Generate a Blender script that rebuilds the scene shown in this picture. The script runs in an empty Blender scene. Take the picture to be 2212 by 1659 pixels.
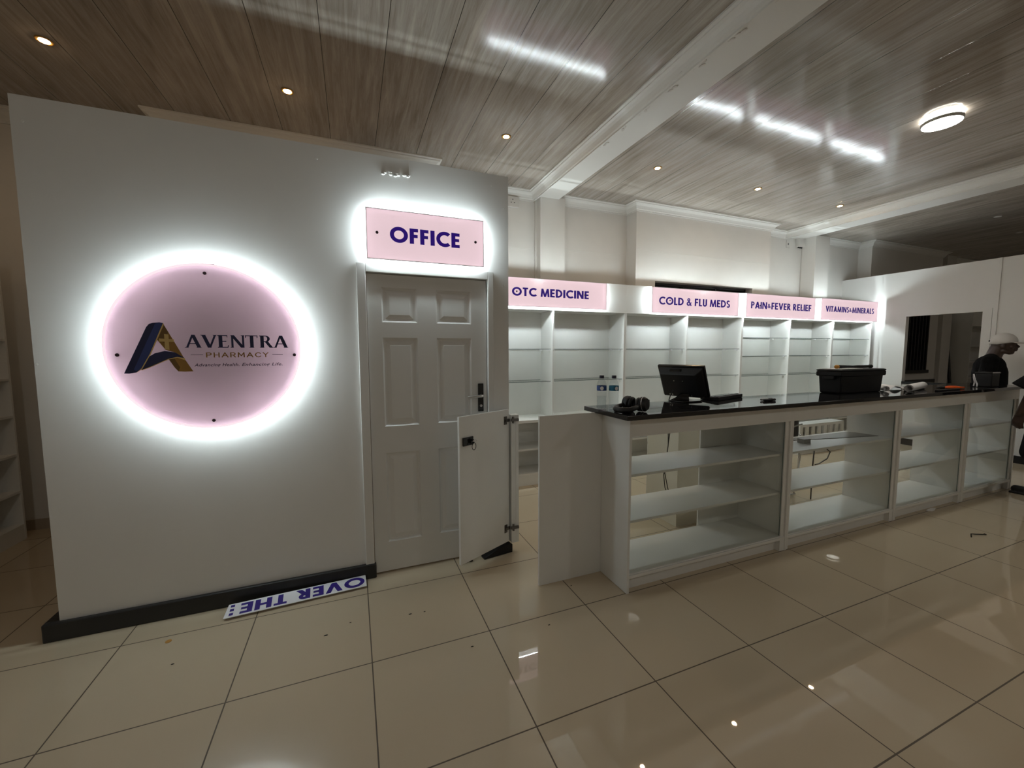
import bpy, bmesh, math, random
from mathutils import Vector, Matrix
random.seed(7)
PI = math.pi
SC = bpy.context.scene
COL = SC.collection

# ------------------------------------------------------------------ camera
cam_d = bpy.data.cameras.new('camera')
cam = bpy.data.objects.new('camera', cam_d)
COL.objects.link(cam)
YAW, PIT, ROL = math.radians(-21.63422), math.radians(-4.61442), math.radians(0.18964)
CAMLOC = Vector((1.1597, -2.5565, 1.5054))
_M = Matrix.Rotation(YAW, 3, 'Z') @ Matrix.Rotation(PIT, 3, 'X') @ Matrix.Rotation(ROL, 3, 'Y')
_R = Matrix((_M.col[0], _M.col[2], -_M.col[1])).transposed()
cam.matrix_world = Matrix.Translation(CAMLOC) @ _R.to_4x4()
cam_d.sensor_width = 36.0
cam_d.lens = 865.522 / 2212 * 36.0
cam_d.clip_start = 0.05
SC.camera = cam

# ------------------------------------------------------------------ world, exposure
world = bpy.data.worlds.new('night')
SC.world = world
world.use_nodes = True
world.node_tree.nodes['Background'].inputs[0].default_value = (0.02, 0.022, 0.026, 1)
world.node_tree.nodes['Background'].inputs[1].default_value = 0.3
SC.view_settings.view_transform = 'Standard'
SC.view_settings.look = 'None'
SC.view_settings.exposure = 0.3
SC.view_settings.gamma = 1.0
SC.view_settings.use_curve_mapping = False
SC.cycles.use_denoising = True
SC.cycles.max_bounces = 10
SC.cycles.diffuse_bounces = 5
SC.cycles.glossy_bounces = 4
SC.cycles.transparent_max_bounces = 16
SC.cycles.transmission_bounces = 8
SC.cycles.sample_clamp_indirect = 6.0
SC.cycles.caustics_reflective = False
SC.cycles.caustics_refractive = False

# light levels of the lamps, seen and added
LED = 92.0          # strips behind the two signs on the office wall
LED2 = 150.0        # strips behind the section signs
LAMP = 88.0          # round ceiling lamps, the added unseen ones too
DOWN = 350.0         # warm downlights
H = 3.43            # ceiling height

# ------------------------------------------------------------------ materials
MATS = {}
def srgb(r, g, b):
    f = lambda c: (c / 255 / 12.92) if c / 255 <= 0.04045 else ((c / 255 + 0.055) / 1.055) ** 2.4
    return (f(r), f(g), f(b), 1)

def mat(name, col, rough=0.5, metal=0.0, spec=0.5, noise=0.0, nscale=20.0, bump=0.0, bscale=60.0, coat=0.0, emit=None, estr=0.0):
    m = bpy.data.materials.new(name)
    m.use_nodes = True
    nt = m.node_tree
    b = nt.nodes['Principled BSDF']
    if len(col) == 3: col = (*col, 1)
    b.inputs['Base Color'].default_value = col
    b.inputs['Roughness'].default_value = rough
    b.inputs['Metallic'].default_value = metal
    b.inputs['Specular IOR Level'].default_value = spec
    b.inputs['Coat Weight'].default_value = coat
    tc = nt.nodes.new('ShaderNodeTexCoord')
    if noise > 0:
        n = nt.nodes.new('ShaderNodeTexNoise'); n.inputs['Scale'].default_value = nscale; n.inputs['Detail'].default_value = 5
        r = nt.nodes.new('ShaderNodeValToRGB')
        r.color_ramp.elements[0].position = 0.3; r.color_ramp.elements[1].position = 0.7
        r.color_ramp.elements[0].color = tuple(max(0, c * (1 - noise)) for c in col[:3]) + (1,)
        r.color_ramp.elements[1].color = tuple(min(1, c * (1 + noise)) for c in col[:3]) + (1,)
        nt.links.new(tc.outputs['Object'], n.inputs['Vector'])
        nt.links.new(n.outputs['Fac'], r.inputs['Fac'])
        nt.links.new(r.outputs['Color'], b.inputs['Base Color'])
    if bump > 0:
        n2 = nt.nodes.new('ShaderNodeTexNoise'); n2.inputs['Scale'].default_value = bscale; n2.inputs['Detail'].default_value = 4
        bp = nt.nodes.new('ShaderNodeBump'); bp.inputs['Strength'].default_value = bump; bp.inputs['Distance'].default_value = 0.002
        nt.links.new(tc.outputs['Object'], n2.inputs['Vector'])
        nt.links.new(n2.outputs['Fac'], bp.inputs['Height'])
        nt.links.new(bp.outputs['Normal'], b.inputs['Normal'])
    if emit is not None:
        b.inputs['Emission Color'].default_value = (*emit[:3], 1)
        b.inputs['Emission Strength'].default_value = estr
    MATS[name] = m
    return m

M_WALL = mat('wall_paint', (0.70, 0.68, 0.65), 0.55, noise=0.03, nscale=2.5, bump=0.10, bscale=90)
M_PART = mat('partition_board', (0.72, 0.71, 0.69), 0.42, noise=0.015, nscale=3, bump=0.04, bscale=30)
M_CORN = mat('cornice_plaster', (0.74, 0.73, 0.70), 0.5, bump=0.05)
M_WHITE = mat('white_melamine', (0.74, 0.735, 0.71), 0.32, noise=0.012, nscale=6)
M_DOOR = mat('door_paint', (0.68, 0.67, 0.65), 0.30, bump=0.10, bscale=45)
M_SKIRT = mat('black_skirting', (0.012, 0.012, 0.013), 0.35)
M_STONEB = mat('beige_skirting', (0.42, 0.36, 0.29), 0.3)
M_BLACK = mat('black_plastic', (0.010, 0.010, 0.011), 0.42, spec=.3, bump=0.05, bscale=300)
M_BLACKG = mat('black_gloss_plastic', (0.010, 0.010, 0.011), 0.15)
M_CRATE = mat('black_crate_plastic', (0.006, 0.006, 0.007), 0.5, spec=.22)
M_BTOP = mat('black_granite', (0.012, 0.012, 0.013), 0.045, spec=0.55, noise=0.5, nscale=220)
M_CHROME = mat('chrome', (0.75, 0.75, 0.76), 0.16, 1.0)
M_STEEL = mat('zinc_steel', (0.55, 0.54, 0.52), 0.3, 1.0)
M_HINGE = mat('hinge_steel', (0.16, 0.15, 0.14), 0.35, 0.9)
M_SCREW = mat('dark_screw_cap', (0.05, 0.03, 0.04), 0.4, 0.3)
M_NAVY = mat('navy_vinyl', srgb(40, 14, 120), 0.4)
M_NAVYB = mat('navy_backlit_vinyl', srgb(40, 14, 120), 0.4, emit=srgb(46, 16, 128), estr=0.40)
M_NAVYL = mat('navy_print', srgb(22, 30, 78), 0.4)
M_NAVYH = mat('navy_print_light', srgb(44, 62, 128), 0.4)
M_GOLD = mat('gold_print', srgb(150, 112, 44), 0.4, noise=0.12, nscale=9)
M_GOLDD = mat('gold_print_dark', srgb(112, 82, 34), 0.4)
M_GOLDL = mat('gold_print_pale', srgb(214, 186, 120), 0.4)
M_INK = mat('ink_print', srgb(52, 40, 62), 0.5)
M_LABEL = mat('label_blue', srgb(40, 70, 130), 0.4)
M_LABELT = mat('label_teal', srgb(10, 100, 130), 0.4)
M_PAPER = mat('paper', (0.78, 0.76, 0.76), 0.6)
M_SHEET = mat('plastic_print_sheet', (0.80, 0.79, 0.82), 0.3)
M_ORANGE = mat('orange_grip', srgb(215, 85, 20), 0.4)
M_ORANGE2 = mat('ochre_end', srgb(190, 130, 40), 0.5)
M_CHIP = mat('ochre_chip', srgb(190, 140, 70), 0.5)
M_DEB = mat('dark_debris', (0.03, 0.025, 0.02), 0.7)
M_SKIN = mat('skin_dark', srgb(58, 42, 34), 0.45, noise=0.1, nscale=14)
M_SHIRT = mat('black_cotton', (0.0045, 0.0045, 0.005), 0.95, spec=.12, bump=0.3, bscale=400)
M_TROUS = mat('dark_trousers', (0.009, 0.010, 0.012), 0.9, spec=.15, bump=0.3, bscale=300)
M_CAP = mat('white_cap_cotton', (0.62, 0.60, 0.58), 0.8, bump=0.2, bscale=500)
M_SHOE = mat('black_shoe', (0.01, 0.01, 0.01), 0.5)
M_DARKWIN = mat('dark_window_glass', (0.006, 0.006, 0.007), 0.25)
M_DARKBAR = mat('dark_steel_bars', (0.012, 0.012, 0.012), 0.5)
M_CABLE = mat('black_cable', (0.012, 0.012, 0.012), 0.5)
M_TRUNK = mat('white_trunking', (0.66, 0.64, 0.61), 0.45)
M_CREAM = mat('cream_board', (0.72, 0.68, 0.58), 0.4)
M_GREYB = mat('grey_board', (0.20, 0.195, 0.18), 0.4)

def mat_emit(name, col, strength):
    m = bpy.data.materials.new(name); m.use_nodes = True
    nt = m.node_tree; nt.nodes.remove(nt.nodes['Principled BSDF'])
    e = nt.nodes.new('ShaderNodeEmission'); e.inputs[0].default_value = (*col[:3], 1); e.inputs[1].default_value = strength
    nt.links.new(e.outputs[0], nt.nodes['Material Output'].inputs[0])
    return m
M_LED = mat_emit('led_strip_white', (0.81, 0.95, 0.98), LED)
M_LED2 = mat_emit('led_strip_section', (0.83, 0.95, 0.97), LED2)
M_LAMP = mat_emit('lamp_diffuser', (1.0, 0.985, 0.90), LAMP)
M_DOWN = mat_emit('downlight_warm', (1.0, 0.70, 0.42), DOWN)
M_RIM = mat_emit('edge_lit_acrylic', (1.0, 0.72, 0.77), 0.95)

def mat_translucent(name, col, tcol, emis=0.0, tw=0.5):
    """opal acrylic: half reflects, half lets the light of the strips through"""
    m = bpy.data.materials.new(name); m.use_nodes = True
    nt = m.node_tree; nt.nodes.remove(nt.nodes['Principled BSDF'])
    d = nt.nodes.new('ShaderNodeBsdfDiffuse'); d.inputs[0].default_value = (*col, 1)
    t = nt.nodes.new('ShaderNodeBsdfTranslucent'); t.inputs[0].default_value = (*tcol, 1)
    g = nt.nodes.new('ShaderNodeBsdfGlossy'); g.inputs[0].default_value = (1, 1, 1, 1); g.inputs[1].default_value = 0.12
    mx = nt.nodes.new('ShaderNodeMixShader'); mx.inputs[0].default_value = tw
    m2 = nt.nodes.new('ShaderNodeMixShader'); m2.inputs[0].default_value = 0.04
    nt.links.new(d.outputs[0], mx.inputs[1]); nt.links.new(t.outputs[0], mx.inputs[2])
    nt.links.new(mx.outputs[0], m2.inputs[1]); nt.links.new(g.outputs[0], m2.inputs[2])
    out = m2.outputs[0]
    if emis > 0:
        e = nt.nodes.new('ShaderNodeEmission'); e.inputs[0].default_value = (1.0, 0.80, 0.85, 1); e.inputs[1].default_value = emis
        a = nt.nodes.new('ShaderNodeAddShader')
        nt.links.new(out, a.inputs[0]); nt.links.new(e.outputs[0], a.inputs[1]); out = a.outputs[0]
    nt.links.new(out, nt.nodes['Material Output'].inputs[0])
    return m
M_OVAL = mat_translucent('pink_opal_acrylic', (0.62, 0.56, 0.59), (0.82, 0.66, 0.72), tw=0.48)
M_FACE = mat_translucent('pink_lightbox_acrylic', (0.62, 0.53, 0.56), (0.5, 0.40, 0.43), 0.42, tw=0.3)

def mat_glass(name, tint, refl=0.08, rough=0.0):
    m = bpy.data.materials.new(name); m.use_nodes = True
    nt = m.node_tree; nt.nodes.remove(nt.nodes['Principled BSDF'])
    t = nt.nodes.new('ShaderNodeBsdfTransparent'); t.inputs[0].default_value = (*tint, 1)
    g = nt.nodes.new('ShaderNodeBsdfGlossy'); g.inputs[1].default_value = rough
    lw = nt.nodes.new('ShaderNodeLayerWeight'); lw.inputs[0].default_value = 0.5
    pw_ = nt.nodes.new('ShaderNodeMath'); pw_.operation = 'POWER'; pw_.inputs[1].default_value = 4.0
    fr = nt.nodes.new('ShaderNodeMath'); fr.operation = 'MULTIPLY_ADD'; fr.inputs[1].default_value = 0.5; fr.inputs[2].default_value = refl / 3
    nt.links.new(lw.outputs['Facing'], pw_.inputs[0]); nt.links.new(pw_.outputs[0], fr.inputs[0])
    mx = nt.nodes.new('ShaderNodeMixShader')
    nt.links.new(fr.outputs[0], mx.inputs[0]); nt.links.new(t.outputs[0], mx.inputs[1]); nt.links.new(g.outputs[0], mx.inputs[2])
    nt.links.new(mx.outputs[0], nt.nodes['Material Output'].inputs[0])
    return m
M_GLASS = mat_glass('clear_glass', (0.965, 0.98, 0.97))
M_GEDGE = mat('glass_edge_green', (0.10, 0.14, 0.13), 0.1)
M_PET = mat_glass('clear_bottle_plastic', (0.95, 0.96, 0.97))

def mat_floor():
    m = bpy.data.materials.new('polished_beige_tiles'); m.use_nodes = True
    nt = m.node_tree; b = nt.nodes['Principled BSDF']
    L = nt.links.new
    tc = nt.nodes.new('ShaderNodeTexCoord')
    sep = nt.nodes.new('ShaderNodeSeparateXYZ'); L(tc.outputs['Object'], sep.inputs[0])
    def math_n(op, a, bb=None):
        n = nt.nodes.new('ShaderNodeMath'); n.operation = op
        if hasattr(a, 'links'): L(a, n.inputs[0])
        else: n.inputs[0].default_value = a
        if bb is not None:
            if hasattr(bb, 'links'): L(bb, n.inputs[1])
            else: n.inputs[1].default_value = bb
        return n.outputs[0]
    lines = []
    for ax in (0, 1):
        u = math_n('DIVIDE', sep.outputs[ax], 0.6)
        fr = math_n('FRACT', math_n('ADD', u, 100.0))
        d = math_n('MINIMUM', fr, math_n('SUBTRACT', 1.0, fr))
        lines.append(math_n('LESS_THAN', d, 0.0048))
    grout = math_n('MAXIMUM', lines[0], lines[1])
    ids = nt.nodes.new('ShaderNodeVectorMath'); ids.operation = 'SNAP'; ids.inputs[1].default_value = (0.6, 0.6, 5)
    off = nt.nodes.new('ShaderNodeVectorMath'); off.operation = 'ADD'; off.inputs[1].default_value = (60, 60, 0.01)
    L(tc.outputs['Object'], off.inputs[0]); L(off.outputs[0], ids.inputs[0])
    wn = nt.nodes.new('ShaderNodeTexWhiteNoise'); L(ids.outputs[0], wn.inputs['Vector'])
    nz = nt.nodes.new('ShaderNodeTexNoise'); nz.inputs['Scale'].default_value = 1.6; nz.inputs['Detail'].default_value = 6
    L(tc.outputs['Object'], nz.inputs['Vector'])
    ramp = nt.nodes.new('ShaderNodeValToRGB')
    ramp.color_ramp.elements[0].color = (0.51, 0.415, 0.295, 1); ramp.color_ramp.elements[1].color = (0.58, 0.485, 0.355, 1)
    mixf = math_n('ADD', math_n('MULTIPLY', wn.outputs['Value'], 0.25), math_n('MULTIPLY', nz.outputs['Fac'], 0.75))
    L(mixf, ramp.inputs['Fac'])
    mx = nt.nodes.new('ShaderNodeMix'); mx.data_type = 'RGBA'
    L(grout, mx.inputs['Factor']); L(ramp.outputs['Color'], mx.inputs['A']); mx.inputs['B'].default_value = (0.085, 0.060, 0.035, 1)
    L(mx.outputs['Result'], b.inputs['Base Color'])
    L(math_n('ADD', 0.014, math_n('MULTIPLY', grout, 0.6)), b.inputs['Roughness'])
    b.inputs['Specular IOR Level'].default_value = 0.62
    # each polished tile lies a hair out of level and is faintly wavy
    n2 = nt.nodes.new('ShaderNodeTexNoise'); n2.inputs['Scale'].default_value = 2.2; n2.inputs['Detail'].default_value = 1
    L(tc.outputs['Object'], n2.inputs['Vector'])
    hgt = math_n('SUBTRACT', math_n('MULTIPLY', n2.outputs['Fac'], 0.6), math_n('MULTIPLY', grout, 0.25))
    bp = nt.nodes.new('ShaderNodeBump'); bp.inputs['Strength'].default_value = 0.10; bp.inputs['Distance'].default_value = 0.006
    L(hgt, bp.inputs['Height']); L(bp.outputs['Normal'], b.inputs['Normal'])
    return m
M_FLOOR = mat_floor()

PLANK = 0.38
def mat_ceiling():
    m = bpy.data.materials.new('woodgrain_pvc_panels'); m.use_nodes = True
    nt = m.node_tree; b = nt.nodes['Principled BSDF']; L = nt.links.new
    tc = nt.nodes.new('ShaderNodeTexCoord')
    sep = nt.nodes.new('ShaderNodeSeparateXYZ'); L(tc.outputs['Object'], sep.inputs[0])
    def mth(op, a, bb=None):
        n = nt.nodes.new('ShaderNodeMath'); n.operation = op
        for i, v in enumerate((a, bb)):
            if v is None: continue
            if hasattr(v, 'links'): L(v, n.inputs[i])
            else: n.inputs[i].default_value = v
        return n.outputs[0]
    u = mth('DIVIDE', mth('ADD', sep.outputs[0], 40 * PLANK + 0.10), PLANK)
    fr = mth('FRACT', u); idn = mth('FLOOR', u)
    d = mth('MINIMUM', fr, mth('SUBTRACT', 1.0, fr))
    groove = mth('LESS_THAN', d, 0.0055)
    # grain: noise stretched along the plank, offset plank by plank
    cmb = nt.nodes.new('ShaderNodeCombineXYZ')
    L(mth('MULTIPLY', sep.outputs[0], 26.0), cmb.inputs[0]); L(mth('MULTIPLY', sep.outputs[1], 1.5), cmb.inputs[1]); L(mth('MULTIPLY', idn, 7.3), cmb.inputs[2])
    n1 = nt.nodes.new('ShaderNodeTexNoise'); n1.inputs['Scale'].default_value = 1.0; n1.inputs['Detail'].default_value = 9; n1.inputs['Roughness'].default_value = 0.72; n1.inputs['Distortion'].default_value = 0.5
    L(cmb.outputs[0], n1.inputs['Vector'])
    cmb2 = nt.nodes.new('ShaderNodeCombineXYZ')
    L(mth('MULTIPLY', sep.outputs[0], 3.0), cmb2.inputs[0]); L(mth('MULTIPLY', sep.outputs[1], 1.1), cmb2.inputs[1]); L(mth('MULTIPLY', idn, 3.1), cmb2.inputs[2])
    n2 = nt.nodes.new('ShaderNodeTexNoise'); n2.inputs['Scale'].default_value = 1.0; n2.inputs['Detail'].default_value = 3
    L(cmb2.outputs[0], n2.inputs['Vector'])
    f = mth('ADD', mth('MULTIPLY', n1.outputs['Fac'], 0.75), mth('MULTIPLY', n2.outputs['Fac'], 0.3))
    ramp = nt.nodes.new('ShaderNodeValToRGB')
    ramp.color_ramp.elements[0].position = 0.34; ramp.color_ramp.elements[0].color = (0.20, 0.162, 0.130, 1)
    ramp.color_ramp.elements[1].position = 0.68; ramp.color_ramp.elements[1].color = (0.50, 0.45, 0.40, 1)
    L(f, ramp.inputs['Fac'])
    mx = nt.nodes.new('ShaderNodeMix'); mx.data_type = 'RGBA'
    L(groove, mx.inputs['Factor']); L(ramp.outputs['Color'], mx.inputs['A']); mx.inputs['B'].default_value = (0.03, 0.025, 0.02, 1)
    L(mx.outputs['Result'], b.inputs['Base Color'])
    b.inputs['Roughness'].default_value = 0.105
    b.inputs['Specular IOR Level'].default_value = 0.6
    # every panel is slightly cupped, the joint is a V
    cup = mth('MULTIPLY', mth('MULTIPLY', fr, mth('SUBTRACT', 1.0, fr)), 0.9)
    hg = mth('ADD', mth('SUBTRACT', cup, mth('MULTIPLY', mth('LESS_THAN', d, 0.012), 0.25)), mth('MULTIPLY', n1.outputs['Fac'], 0.05))
    bp = nt.nodes.new('ShaderNodeBump'); bp.inputs['Strength'].default_value = 0.22; bp.inputs['Distance'].default_value = 0.010
    L(hg, bp.inputs['Height']); L(bp.outputs['Normal'], b.inputs['Normal'])
    return m
M_CEIL = mat_ceiling()

# ------------------------------------------------------------------ mesh helpers
class MB:
    def __init__(s): s.v = []; s.f = []
    def quad(s, *pts):
        n = len(s.v); s.v += [Vector(p) for p in pts]; s.f.append(tuple(range(n, n + len(pts)))); return s
    def box(s, x0, x1, y0, y1, z0, z1):
        n = len(s.v)
        if x0 > x1: x0, x1 = x1, x0
        if y0 > y1: y0, y1 = y1, y0
        if z0 > z1: z0, z1 = z1, z0
        s.v += [Vector(p) for p in ((x0,y0,z0),(x1,y0,z0),(x1,y1,z0),(x0,y1,z0),(x0,y0,z1),(x1,y0,z1),(x1,y1,z1),(x0,y1,z1))]
        for f in ((0,3,2,1),(4,5,6,7),(0,1,5,4),(1,2,6,5),(2,3,7,6),(3,0,4,7)): s.f.append(tuple(n + i for i in f))
        return s
    def ring_loft(s, rings, closed=True, cap=True):
        """rings: lists of equal length of points"""
        n0 = len(s.v); k = len(rings[0])
        for r in rings: s.v += [Vector(p) for p in r]
        for i in range(len(rings) - 1):
            for j in range(k if closed else k - 1):
                a = n0 + i * k + j; b_ = n0 + i * k + (j + 1) % k
                s.f.append((a, b_, b_ + k, a + k))
        if cap:
            s.f.append(tuple(n0 + j for j in range(k))[::-1])
            s.f.append(tuple(n0 + (len(rings) - 1) * k + j for j in range(k)))
        return s
    def lathe(s, prof, c=(0,0,0), seg=24, axis='Z', cap=True):
        rings = []
        for r, h in prof:
            ring = []
            for j in range(seg):
                a = 2 * PI * j / seg
                x, y = r * math.cos(a), r * math.sin(a)
                if axis == 'Z': p = (c[0]+x, c[1]+y, c[2]+h)
                elif axis == 'Y': p = (c[0]+x, c[1]+h, c[2]-y)
                else: p = (c[0]+h, c[1]+x, c[2]+y)
                ring.append(p)
            rings.append(ring)
        return s.ring_loft(rings, True, cap)
    def tube(s, pts, r, seg=10, closed=False, r_list=None):
        pts = [Vector(p) for p in pts]
        rings = []
        n = len(pts); up = None
        for i, p in enumerate(pts):
            if closed: t = (pts[(i+1) % n] - pts[(i-1) % n])
            else: t = pts[min(i+1, n-1)] - pts[max(i-1, 0)]
            t.normalize()
            if up is None:
                up = Vector((0,0,1)) if abs(t.z) < 0.9 else Vector((1,0,0))
            b_ = t.cross(up); 
            if b_.length < 1e-6: b_ = t.cross(Vector((0.3,0.8,0.2)))
            b_.normalize(); up = b_.cross(t).normalized()
            rr = r_list[i] if r_list else r
            rings.append([p + rr * (math.cos(2*PI*j/seg) * b_ + math.sin(2*PI*j/seg) * up) for j in range(seg)])
        if closed:
            rings.append(rings[0]); return s.ring_loft(rings, True, False)
        return s.ring_loft(rings, True, True)
    def ell(s, c, rx, ry, rz, seg=20, rng=12, rot=None):
        rings = []
        for i in range(rng + 1):
            th = PI * i / rng
            ring = []
            for j in range(seg):
                ph = 2 * PI * j / seg
                p = Vector((rx * max(math.sin(th), 1e-3) * math.cos(ph), ry * max(math.sin(th), 1e-3) * math.sin(ph), -rz * math.cos(th)))
                if rot is not None: p = rot @ p
                ring.append(p + Vector(c))
            rings.append(ring)
        return s.ring_loft(rings)
    def cap_seg(s, a, b, ra, rb, seg=14):
        """tapered limb with round ends"""
        a = Vector(a); b = Vector(b); t = (b - a); ln = t.length; t.normalize()
        up = Vector((0,0,1)) if abs(t.z) < 0.9 else Vector((1,0,0))
        u = t.cross(up).normalized(); w = u.cross(t).normalized()
        prof = []
        for i in range(5): q = PI/2 * (i / 5); prof.append((ra * max(math.sin(q), .02), -ra * math.cos(q)))
        prof.append((ra, 0)); prof.append((rb, ln))
        for i in range(1, 6): q = PI/2 * (i / 5); prof.append((rb * max(math.cos(q), .02), ln + rb * math.sin(q)))
        rings = [[a + t * h + r * (math.cos(2*PI*j/seg) * u + math.sin(2*PI*j/seg) * w) for j in range(seg)] for r, h in prof]
        return s.ring_loft(rings)
    def extrude(s, poly, fn, d0, d1):
        """poly: 2-D points (convex or concave), fn(u,v,d)->3-D"""
        k = len(poly); n = len(s.v)
        s.v += [Vector(fn(u, v, d0)) for u, v in poly] + [Vector(fn(u, v, d1)) for u, v in poly]
        s.f.append(tuple(n + i for i in range(k))[::-1]); s.f.append(tuple(n + k + i for i in range(k)))
        for i in range(k):
            j = (i + 1) % k; s.f.append((n + i, n + j, n + k + j, n + k + i))
        return s
    def xform(s, m, start=0):
        for i in range(start, len(s.v)): s.v[i] = m @ s.v[i]
        return s

ORIGIN = {}
def obj(name, mb, m, parent=None, smooth=False, bevel=0.0, local=False, loc=None):
    """one mesh object; vertices are given in world space unless local"""
    me = bpy.data.meshes.new(name)
    off = ORIGIN.get(parent.name, Vector((0,0,0))) if parent is not None else Vector(loc or (0,0,0))
    vs = mb.v if local else [p - off for p in mb.v]
    me.from_pydata([tuple(p) for p in vs], [], mb.f)
    bm = bmesh.new(); bm.from_mesh(me)
    bmesh.ops.recalc_face_normals(bm, faces=bm.faces)
    bm.to_mesh(me); bm.free()
    me.materials.append(m)
    o = bpy.data.objects.new(name, me); COL.objects.link(o)
    if parent is not None:
        o.parent = parent; ORIGIN[o.name] = off
    else:
        o.location = off; ORIGIN[o.name] = Vector(off)
    if smooth:
        for p in me.polygons: p.use_smooth = True
        if smooth != 'all':
            try: me.set_sharp_from_angle(angle=math.radians(40))
            except Exception: pass
    if bevel > 0:
        md = o.modifiers.new('bevel', 'BEVEL'); md.width = bevel; md.segments = 2; md.limit_method = 'ANGLE'; md.angle_limit = math.radians(50)
    return o
def tag(o, label, cat, group=None):
    o['label'] = label; o['category'] = cat
    if group: o['group'] = group
    return o
def thing(name, label, cat, loc=(0,0,0), group=None, rotz=0.0):
    o = bpy.data.objects.new(name, None); COL.objects.link(o)
    o.empty_display_size = 0.1
    o.location = loc; o.rotation_euler = (0,0,rotz)
    ORIGIN[o.name] = Vector(loc)
    return tag(o, label, cat, group)
def struct(name, mb, m, parent=None, **k):
    o = obj(name, mb, m, parent, **k)
    if parent is None: o['kind'] = 'structure'
    return o
def solo(name, mb, m, label, cat, group=None, loc=None, **k):
    c = loc
    if c is None:
        xs = [p.x for p in mb.v]; ys = [p.y for p in mb.v]; zs = [p.z for p in mb.v]
        c = ((min(xs)+max(xs))/2, (min(ys)+max(ys))/2, min(zs))
    return tag(obj(name, mb, m, None, loc=c, **k), label, cat, group)
def copy_tree(o, parent=None):
    c = o.copy(); COL.objects.link(c); c.parent = parent
    for ch in list(o.children): copy_tree(ch, c)
    return c

# ------------------------------------------------------------------ the room shell
XL, XR, YF, YB = -1.66, 15.6, -6.2, 2.04
struct('floor', MB().box(XL-.1, XR+.1, YF-.1, YB+.1, -0.1, 0), M_FLOOR)
struct('ceiling', MB().box(XL-.1, XR+.1, YF-.1, YB+.1, H, H+.1), M_CEIL)
struct('wall_back', MB().box(XL-.1, XR+.1, YB, YB+.1, 0, H), M_WALL)
struct('wall_left', MB().box(XL-.1, XL, YF, YB, 0, H), M_WALL)
struct('wall_far_right', MB().box(XR, XR+.1, YF, YB, 0, H), M_WALL)
struct('wall_front', MB().box(XL-.1, XR+.1, YF-.1, YF, 0, H), M_WALL)

# projections of the back wall
PA = (-.235, 1.96, 1.66)
PB = (4.655, 7.18, 1.835)
PC = (9.76, 12.1, 1.83)
struct('wall_back_projection', MB().box(PA[0], PA[1], PA[2], YB, 0, H), M_WALL)
b = MB()
b.box(PB[0], 4.98, PB[2], YB, 0, H); b.box(6.83, PB[1], PB[2], YB, 0, H)
b.box(4.98, 6.83, PB[2], YB, 2.45, H); b.box(4.98, 6.83, PB[2], YB, 0, 1.2)
struct('wall_back_projection', b, M_WALL)
struct('wall_back_projection', MB().box(PC[0], PC[1], PC[2], YB, 0, H), M_WALL)
w = struct('window_1', MB().box(4.98, 6.83, YB-.05, YB-.001, 1.2, 2.45), M_DARKWIN)
f = MB()
for x in (4.98, 5.58, 6.20, 6.80): f.box(x, x+.03, YB-.09, YB-.05, 1.2, 2.45)
for z in (1.2, 1.8, 2.42): f.box(4.98, 6.83, YB-.09, YB-.05, z, z+.03)
obj('window_frame', f, M_DARKBAR, w)
# pilasters under the two beams
struct('trim_1', MB().box(3.315, 3.65, 1.93, YB, 0, H-.06), M_WALL)
struct('trim_2', MB().box(8.20, 8.55, 1.81, YB, 0, H-.06), M_WALL)
# the two beams
struct('trim_3', MB().box(3.275, 3.565, YF, YB, H-.075, H), M_CORN, bevel=.004)
struct('trim_4', MB().box(7.80, 8.21, YF, YB, H-.075, H), M_CORN, bevel=.004)

CPROF = [(0.0, -.105), (.012, -.105), (.012, -.092), (.022, -.085), (.028, -.070), (.040, -.050), (.058, -.034), (.078, -.026), (.078, -.018), (.095, -.012), (.095, 0.0), (0.0, 0.0)]
def cornice(name, path, side, scale=1.0):
    """sweeps the moulding along a polyline on the ceiling; side=+1: room lies left of the path"""
    P = [Vector((x, y, 0)) for x, y in path]
    nrm = []
    for i in range(len(P) - 1):
        d = (P[i+1] - P[i]).normalized(); nrm.append(Vector((-d.y, d.x, 0)) * side)
    rings = []
    for i, p in enumerate(P):
        if i == 0: m_ = nrm[0]
        elif i == len(P) - 1: m_ = nrm[-1]
        else:
            s_ = nrm[i-1] + nrm[i]; m_ = s_ / max(1e-6, s_.dot(nrm[i]))
        rings.append([p + m_ * (o * scale) + Vector((0, 0, H + z * scale - .0005)) for o, z in CPROF])
    b = MB().ring_loft(rings, True, True)
    return struct(name, b, M_CORN)
cornice('trim_5', [(XL, YB), (PA[0], YB), (PA[0], PA[2]), (PA[1], PA[2]), (PA[1], YB), (3.275, YB)], -1)
cornice('trim_6', [(3.565, YB), (PB[0], YB), (PB[0], PB[2]), (PB[1], PB[2]), (PB[1], YB), (7.80, YB)], -1)
cornice('trim_7', [(8.21, YB), (PC[0], YB), (PC[0], PC[2]), (PC[1], PC[2]), (PC[1], YB), (XR, YB)], -1)
cornice('trim_8', [(3.275, YB), (3.275, YF)], -1)
cornice('trim_9', [(7.80, YB), (7.80, YF)], -1)
fl = MB()
for k in range(60):
    yy = -1.6 + 2.3 * (k / 60) + random.uniform(-.01, .01)
    fl.ell((3.285 + .03*math.sin(k*.9) + random.uniform(0, .02), yy, H-.077), .012, .025, .003, 7, 5, rot=Matrix.Rotation(random.uniform(-.6, .6), 3, 'Z'))
pp_ = obj('peeling_paint', fl, M_WALL, bpy.data.objects['trim_3'], smooth='all'); pp_['kind'] = 'stuff'
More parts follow.
